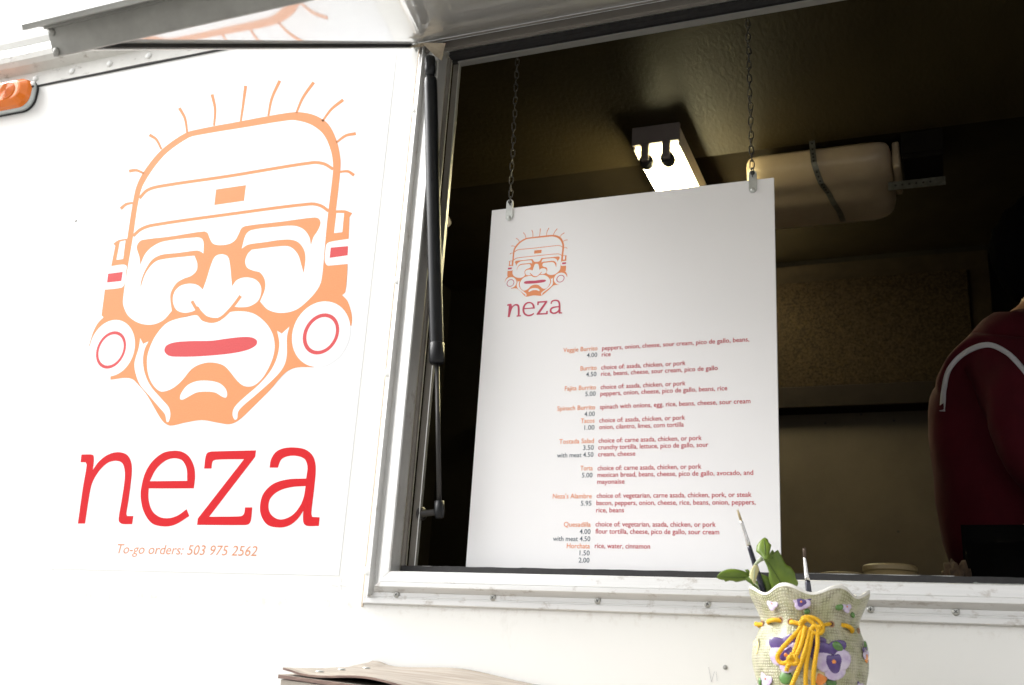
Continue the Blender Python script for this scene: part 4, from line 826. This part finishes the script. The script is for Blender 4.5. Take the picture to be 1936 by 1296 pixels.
# ------------------------------------------------------------------ brushes and sprig standing in the vase
PYY = VY + .0
def brush(tip, fer0, fer1, end, y0, y1, rb, rh, mb, label, fan=0):
    a, b_, c, e = Q(*tip, y0), Q(*fer0, y0+(y1-y0)*.3), Q(*fer1, y0+(y1-y0)*.5), Q(*end, y1); c = b_.lerp(e, (c-b_).length/(e-b_).length); d = (e-a).normalized()
    t_ = thing('paint_brush', e, label, 'paint brush'); s = (Q(1100,900,y0)-Q(1101,900,y0)).length
    bm = tube(bmesh.new(), [a, a.lerp(b_,.3), b_], [rb*s*(.5+fan), rb*s*(.9+fan*.5), rb*s], 10); tube(bm, [a - d*.003 + Vector((rb*s*.5,0,0)), b_], [rb*s*.2, rb*s*.6], 6); tube(bm, [a - d*.001 - Vector((rb*s*(.6+fan*1.2),0,0)), b_], [rb*s*.2, rb*s*.5], 6); obj('bristles', bm, mb, t_, True)
    bm = tube(bmesh.new(), [b_, b_.lerp(c,.1), b_.lerp(c,.75), b_.lerp(c,.78), b_.lerp(c,.82), b_.lerp(c,.85), c], [rb*s*1.05, rb*s*1.1, rh*s*.92, rh*s*1.02, rh*s*.92, rh*s*1.0, rh*s*1.0], 14); obj('ferrule', bm, M_ferr, t_, True)
    k = c + (e-c)*1.0 + (e-c).normalized()*.05
    bm = tube(bmesh.new(), [c, c.lerp(k,.05), c.lerp(k,.5), k], [rh*s*.98, rh*s*1.08, rh*s*1.35, rh*s*1.0], 14); obj('handle', bm, M_hand, t_, True)
brush((1395,966),(1401,985),(1415,1032),(1443,1118), VY-.06, VY-.03, 2.4, 3.6, M_bris, 'paint brush with cream bristles and dark handle leaning left in the vase')
brush((1521,1038),(1521,1054),(1527,1098),(1529,1118), VY+.05, VY+.05, 2.2, 4.0, M_bris2, 'short paint brush with brown bristles and silver ferrule upright in the vase', .7)
sp = thing('succulent_sprig', Q(1470,1130,VY-.01), 'green leafy cactus sprig standing in the vase in front of the menu board', 'plant sprig')
def Z6(x, y): return 1340 + x/9.68, 1000 + y/9.68
def leaf(pts, y, m, rib, bulge=.004, th=.0016, tiltx=0.0, name='leaf'):
    """outline traced once, then given a midrib, a domed front and a back; rib: the two ends of the midrib"""
    lp = cr(pts, 3); q = [Q(*Z6(p[0], p[1]), y) for p in lp]; A, E = Q(*Z6(*rib[0]), y), Q(*Z6(*rib[1]), y); bm = bmesh.new()
    axd = (E-A); LL = axd.length_squared; front, back = [], []
    def proj(p): f = max(.04, min(.96, (p-A).dot(axd)/LL)); return A + axd*f
    rings = []
    for k, hh in ((1.0, 0), (.85, .45), (.55, .85), (.12, .72)):
        rings.append([bm.verts.new(Vector((lambda c_: (c_.x, c_.y - bulge*hh + tiltx*((c_-A).dot(axd)/LL), c_.z))(proj(p).lerp(p, k)))) for p in q])
    rb_ = [bm.verts.new(Vector((v_.co.x, v_.co.y+th, v_.co.z))) for v_ in rings[0]]
    n = len(q)
    for a, b_ in zip(rings, rings[1:]):
        for k in range(n): f = bm.faces.new((a[k], a[(k+1) % n], b_[(k+1) % n], b_[k])); f.smooth = True
    for k in range(n): bm.faces.new((rings[0][(k+1) % n], rings[0][k], rb_[k], rb_[(k+1) % n]))
    bm.faces.new(rings[-1]); bmesh.ops.triangulate(bm, faces=[bm.faces.new(rb_[::-1])])
    o_ = obj(name, bm, m, sp)
    mid = [A.lerp(E, f) + Vector((0, -bulge*.74-.0002+tiltx*f, 0)) for f in (.12,.3,.5,.7,.88)]; obj('midrib', tube(bmesh.new(), mid, [.0006,.0008,.0009,.0008,.0006], 6), M_stem if m is M_leafp else M_leafv, o_, True); return o_
leaf([(145,905,C),(175,830),(250,765),(360,725),(480,722),(600,748),(690,800),(730,868,C),(690,905),(600,930),(470,962),(430,945,C),(360,940,C),(295,965,C),(265,935,C),(210,930)], VY-.045, M_leaf, ((150,890),(725,870)), .006, tiltx=.02)
leaf([(640,910,C),(730,870),(790,900),(860,960),(950,1000),(1010,1130,C),(900,1150),(830,1090,C),(780,1020),(700,965)], VY-.030, M_leaf, ((660,910),(970,1120)), .003)
leaf([(655,755,C),(720,745),(745,790),(735,850,C),(700,800)], VY-.028, M_leaf, ((670,760),(735,840)), .001)
leaf([(920,800,C),(990,840),(1070,870),(1130,930),(1160,1040),(1150,1160,C),(980,1160,C),(930,1000)], VY-.020, M_leaf, ((930,830),(1070,1150)), .003)
leaf([(1030,160,C),(1080,195,C),(1100,250,C),(1150,300,C),(1138,400),(1125,520),(1130,600,C),(1040,600,C),(975,510),(880,430,C),(885,325,C),(920,255),(975,190)], VY-.050, M_leaf, ((1020,170),(1075,560)), .005, tiltx=-.012)
leaf([(975,510,C),(1130,540,C),(1145,440),(1165,385),(1200,430),(1275,490,C),(1265,385,C),(1330,500),(1400,640),(1490,690,C),(1560,800),(1580,900),(1620,960),(1600,1040),(1170,1160,C),(1090,900),(1095,790,C),(1050,660)], VY-.042, M_leaf, ((1060,560),(1380,1090)), .007, tiltx=.008)
leaf([(830,660,C),(880,668),(915,720),(905,800),(870,900),(850,990),(825,1010),(800,960),(745,870),(755,780),(800,700)], VY-.062, M_leafp, ((850,680),(825,990)), .003)
P_ = [Q(*Z6(*p), VY-.055) for p in ((985,545),(930,580),(880,625),(840,680))]; obj('stem', tube(bmesh.new(), P_, [.0035,.0028,.0025,.0022], 8), M_stem, sp, True)
P_ = [Q(*Z6(*p), VY-.03) for p in ((735,880),(900,1050),(1000,1180))] + [Vector((vx-.02, VY, vz(1180)))]; obj('stem', tube(bmesh.new(), P_, [.002,.003,.0035,.004], 8), M_stem, sp, True)
P_ = [Q(*Z6(*p), VY-.03) for p in ((1100,560),(1250,900),(1330,1120))] + [Vector((vx-.01, VY, vz(1200)))]; obj('stem', tube(bmesh.new(), P_, [.002,.003,.0035,.004], 8), M_stem, sp, True)

# ------------------------------------------------------------------ person at the griddle, facing right, seen from the side
def skinned(name, verts, edges, radii, m, parent, sub=2, root=0):
    me = bpy.data.meshes.new(name); me.from_pydata([Vector(v) for v in verts], edges, []); o = bpy.data.objects.new(name, me); COL.objects.link(o)
    md = o.modifiers.new('skin', 'SKIN'); sv = me.skin_vertices[0].data
    for i, r_ in enumerate(radii): sv[i].radius = (r_, r_) if not isinstance(r_, tuple) else r_; sv[i].use_root = (i == root)
    s_ = o.modifiers.new('sub', 'SUBSURF'); s_.levels = sub; s_.render_levels = sub
    dg = bpy.context.evaluated_depsgraph_get(); me2 = bpy.data.meshes.new_from_object(o.evaluated_get(dg)); bpy.data.objects.remove(o)
    me2.name = name; return obj(name, me2, m, parent, True)
px0, py0 = .180, .60
person = thing('person', (px0, py0, .80), 'person in a maroon top with a pale shoulder stripe bent over the worktop at right', 'person')
Pv = [(px0-.02,py0,1.74),(px0-.03,py0,1.88),(px0-.02,py0,2.03),(px0+.02,py0,2.18),(px0+.06,py0,2.25),(px0+.08,py0,2.29),(px0+.10,py0,2.36),(px0+.11,py0,2.43),
      (px0-.01,py0-.16,2.135),(px0+.02,py0-.185,1.88),(px0+.19,py0-.14,1.67),(px0+.27,py0-.12,1.60),
      (px0-.01,py0+.16,2.135),(px0+.06,py0+.19,1.88),(px0+.24,py0+.10,1.68),(px0+.31,py0+.04,1.60),
      (px0-.02,py0-.10,1.68),(px0+.0,py0-.11,1.28),(px0-.02,py0-.11,.90),(px0+.08,py0-.12,.835),
      (px0-.02,py0+.10,1.68),(px0+.0,py0+.11,1.28),(px0-.02,py0+.11,.90),(px0+.08,py0+.12,.835)]
Pe = [(0,1),(1,2),(2,3),(3,4),(4,5),(5,6),(6,7),(3,8),(8,9),(9,10),(10,11),(3,12),(12,13),(13,14),(14,15),(0,16),(16,17),(17,18),(18,19),(0,20),(20,21),(21,22),(22,23)]
Pr = [.085,.09,.11,.085,.05,.055,.095,.09,.065,.040,.028,.024,.062,.040,.028,.024,.085,.06,.042,.035,.085,.06,.042,.035]
skinned('body', Pv, Pe, Pr, M_skin, person)
for sy in (-1, 1):      # fingers reaching over the worktop
    hx, hy, hz = (px0+.27, py0-.12, 1.60) if sy < 0 else (px0+.31, py0+.04, 1.60)
    for k in range(5):
        dy = (-.028+.014*k); L_ = (.050,.078,.085,.080,.062)[k]; a0 = Vector((hx, hy+dy, hz))
        skinned('finger', [a0, a0+Vector((L_*.5,dy*.4,-.004)), a0+Vector((L_*.9,dy*.5,-.022)), a0+Vector((L_*1.1,dy*.5,-.040))], [(0,1),(1,2),(2,3)], [.011,.009,.0085,.007], M_skin, person, 1)
hv = [(px0-.020,py0,1.62),(px0-.045,py0,1.85),(px0-.045,py0,2.02),(px0-.005,py0,2.165),(px0+.055,py0,2.235),(px0-.012,py0-.165,2.12),(px0-.005,py0-.20,1.99),(px0+.03,py0-.195,1.86),(px0+.21,py0-.135,1.655),(px0-.01,py0+.165,2.12),(px0+.06,py0+.195,1.87),(px0+.26,py0+.08,1.66)]
hood = skinned('hooded_top', hv, [(0,1),(1,2),(2,3),(3,4),(3,5),(5,6),(6,7),(7,8),(3,9),(9,10),(10,11)], [.150,.150,.165,.135,.075,.092,.092,.085,.065,.092,.085,.065], M_hood, person, 3)
from mathutils import noise
for v_ in hood.data.vertices:      # cloth folds
    p = v_.co; q_ = Vector((p.x*9, p.y*9, p.z*5+p.x*8)); v_.co = p + v_.normal*(.010*(abs(noise.noise(q_))*2-.5) + .005*noise.noise(p*26))
off = OFF[person.name]
bvh = BVHTree.FromPolygons([v.co+off for v in hood.data.vertices], [tuple(p.vertices) for p in hood.data.polygons])
bm = bmesh.new(); prev = None; SP = cr([(1781,778),(1784,740),(1795,698),(1828,665),(1868,652),(1905,668),(1936,700),(1965,740)], 8, closed=False)
for i, p in enumerate(SP):
    t_ = (SP[min(i+1, len(SP)-1)] - SP[max(i-1,0)]).normalized(); nn_ = Vector((-t_.y, t_.x))*4.8; cur = []
    for sg in (-1, -.33, .33, 1):
        q = Q(p.x+nn_.x*sg, p.y+nn_.y*sg, 0.0); d = (q-CAM).normalized(); hit = bvh.ray_cast(CAM, d)
        if hit[0] is None: hit = bvh.find_nearest(CAM + d*((py0-.1-CAM.y)/d.y))
        cur.append(bm.verts.new(hit[0] + hit[1]*.0 - d*.0035))
    if prev:
        for k in range(3): bm.faces.new((prev[k], prev[k+1], cur[k+1], cur[k]))
    prev = cur
o = obj('stripe', bm, M_stripe, person, True); s_ = o.modifiers.new('s', 'SOLIDIFY'); s_.thickness = .002
tro = skinned('trousers', [(px0-.015,py0,1.69),(px0-.02,py0-.10,1.66),(px0+.0,py0-.11,1.28),(px0-.02,py0-.11,.92),(px0-.02,py0+.10,1.66),(px0+.0,py0+.11,1.28),(px0-.02,py0+.11,.92)], [(0,1),(1,2),(2,3),(0,4),(4,5),(5,6)], [.115,.11,.085,.065,.11,.085,.065], M_black, person, 2)
hc = Vector((px0+.10, py0, 2.40)); bm = bmesh.new(); bmesh.ops.create_icosphere(bm, subdivisions=4, radius=1)
for v_ in list(bm.verts):
    c = v_.co.copy(); k = 1 + .05*math.sin(c.x*13+c.z*9)*math.sin(c.y*11) + random.uniform(-.02,.02); v_.co = hc + Vector((c.x*.118*k-.012, c.y*.098*k, c.z*.135*k+.010))
bmesh.ops.delete(bm, geom=[v for v in bm.verts if (v.co.x > hc.x+.055 and v.co.z < hc.z+.055)], context='VERTS'); o = obj('hair', bm, M_hair, person, True); s_ = o.modifiers.new('s', 'SOLIDIFY'); s_.thickness = .012
bm = bmesh.new(); lathe(bm, [(.012,-.0),(.016,.012),(.008,.03)], hc+Vector((.085,0,-.02)), (1,0,-.25), 10); obj('nose', bm, M_skin, person, True)
for sy in (-1, 1): bm = bmesh.new(); lathe(bm, [(.028,0),(.030,.006),(.02,.012),(.012,.006)], hc+Vector((.02, sy*.088, -.02)), (0, sy, 0), 14); obj('ear', bm, M_skin, person, True)
for sy in (-1, 1): bm = bmesh.new(); lathe(bm, [(.012,0),(.010,.004),(.002,.007)], hc+Vector((.085, sy*.034, .005)), (1,0,0), 10); obj('eye', bm, M_cream, person, True)
obj('mouth', tube(bmesh.new(), [hc+Vector((.082,-.024,-.058)), hc+Vector((.090,0,-.060)), hc+Vector((.082,.024,-.058))], .005, 8), mat('lip', (.30,.10,.08), .5), person)
bpy.context.view_layer.update()
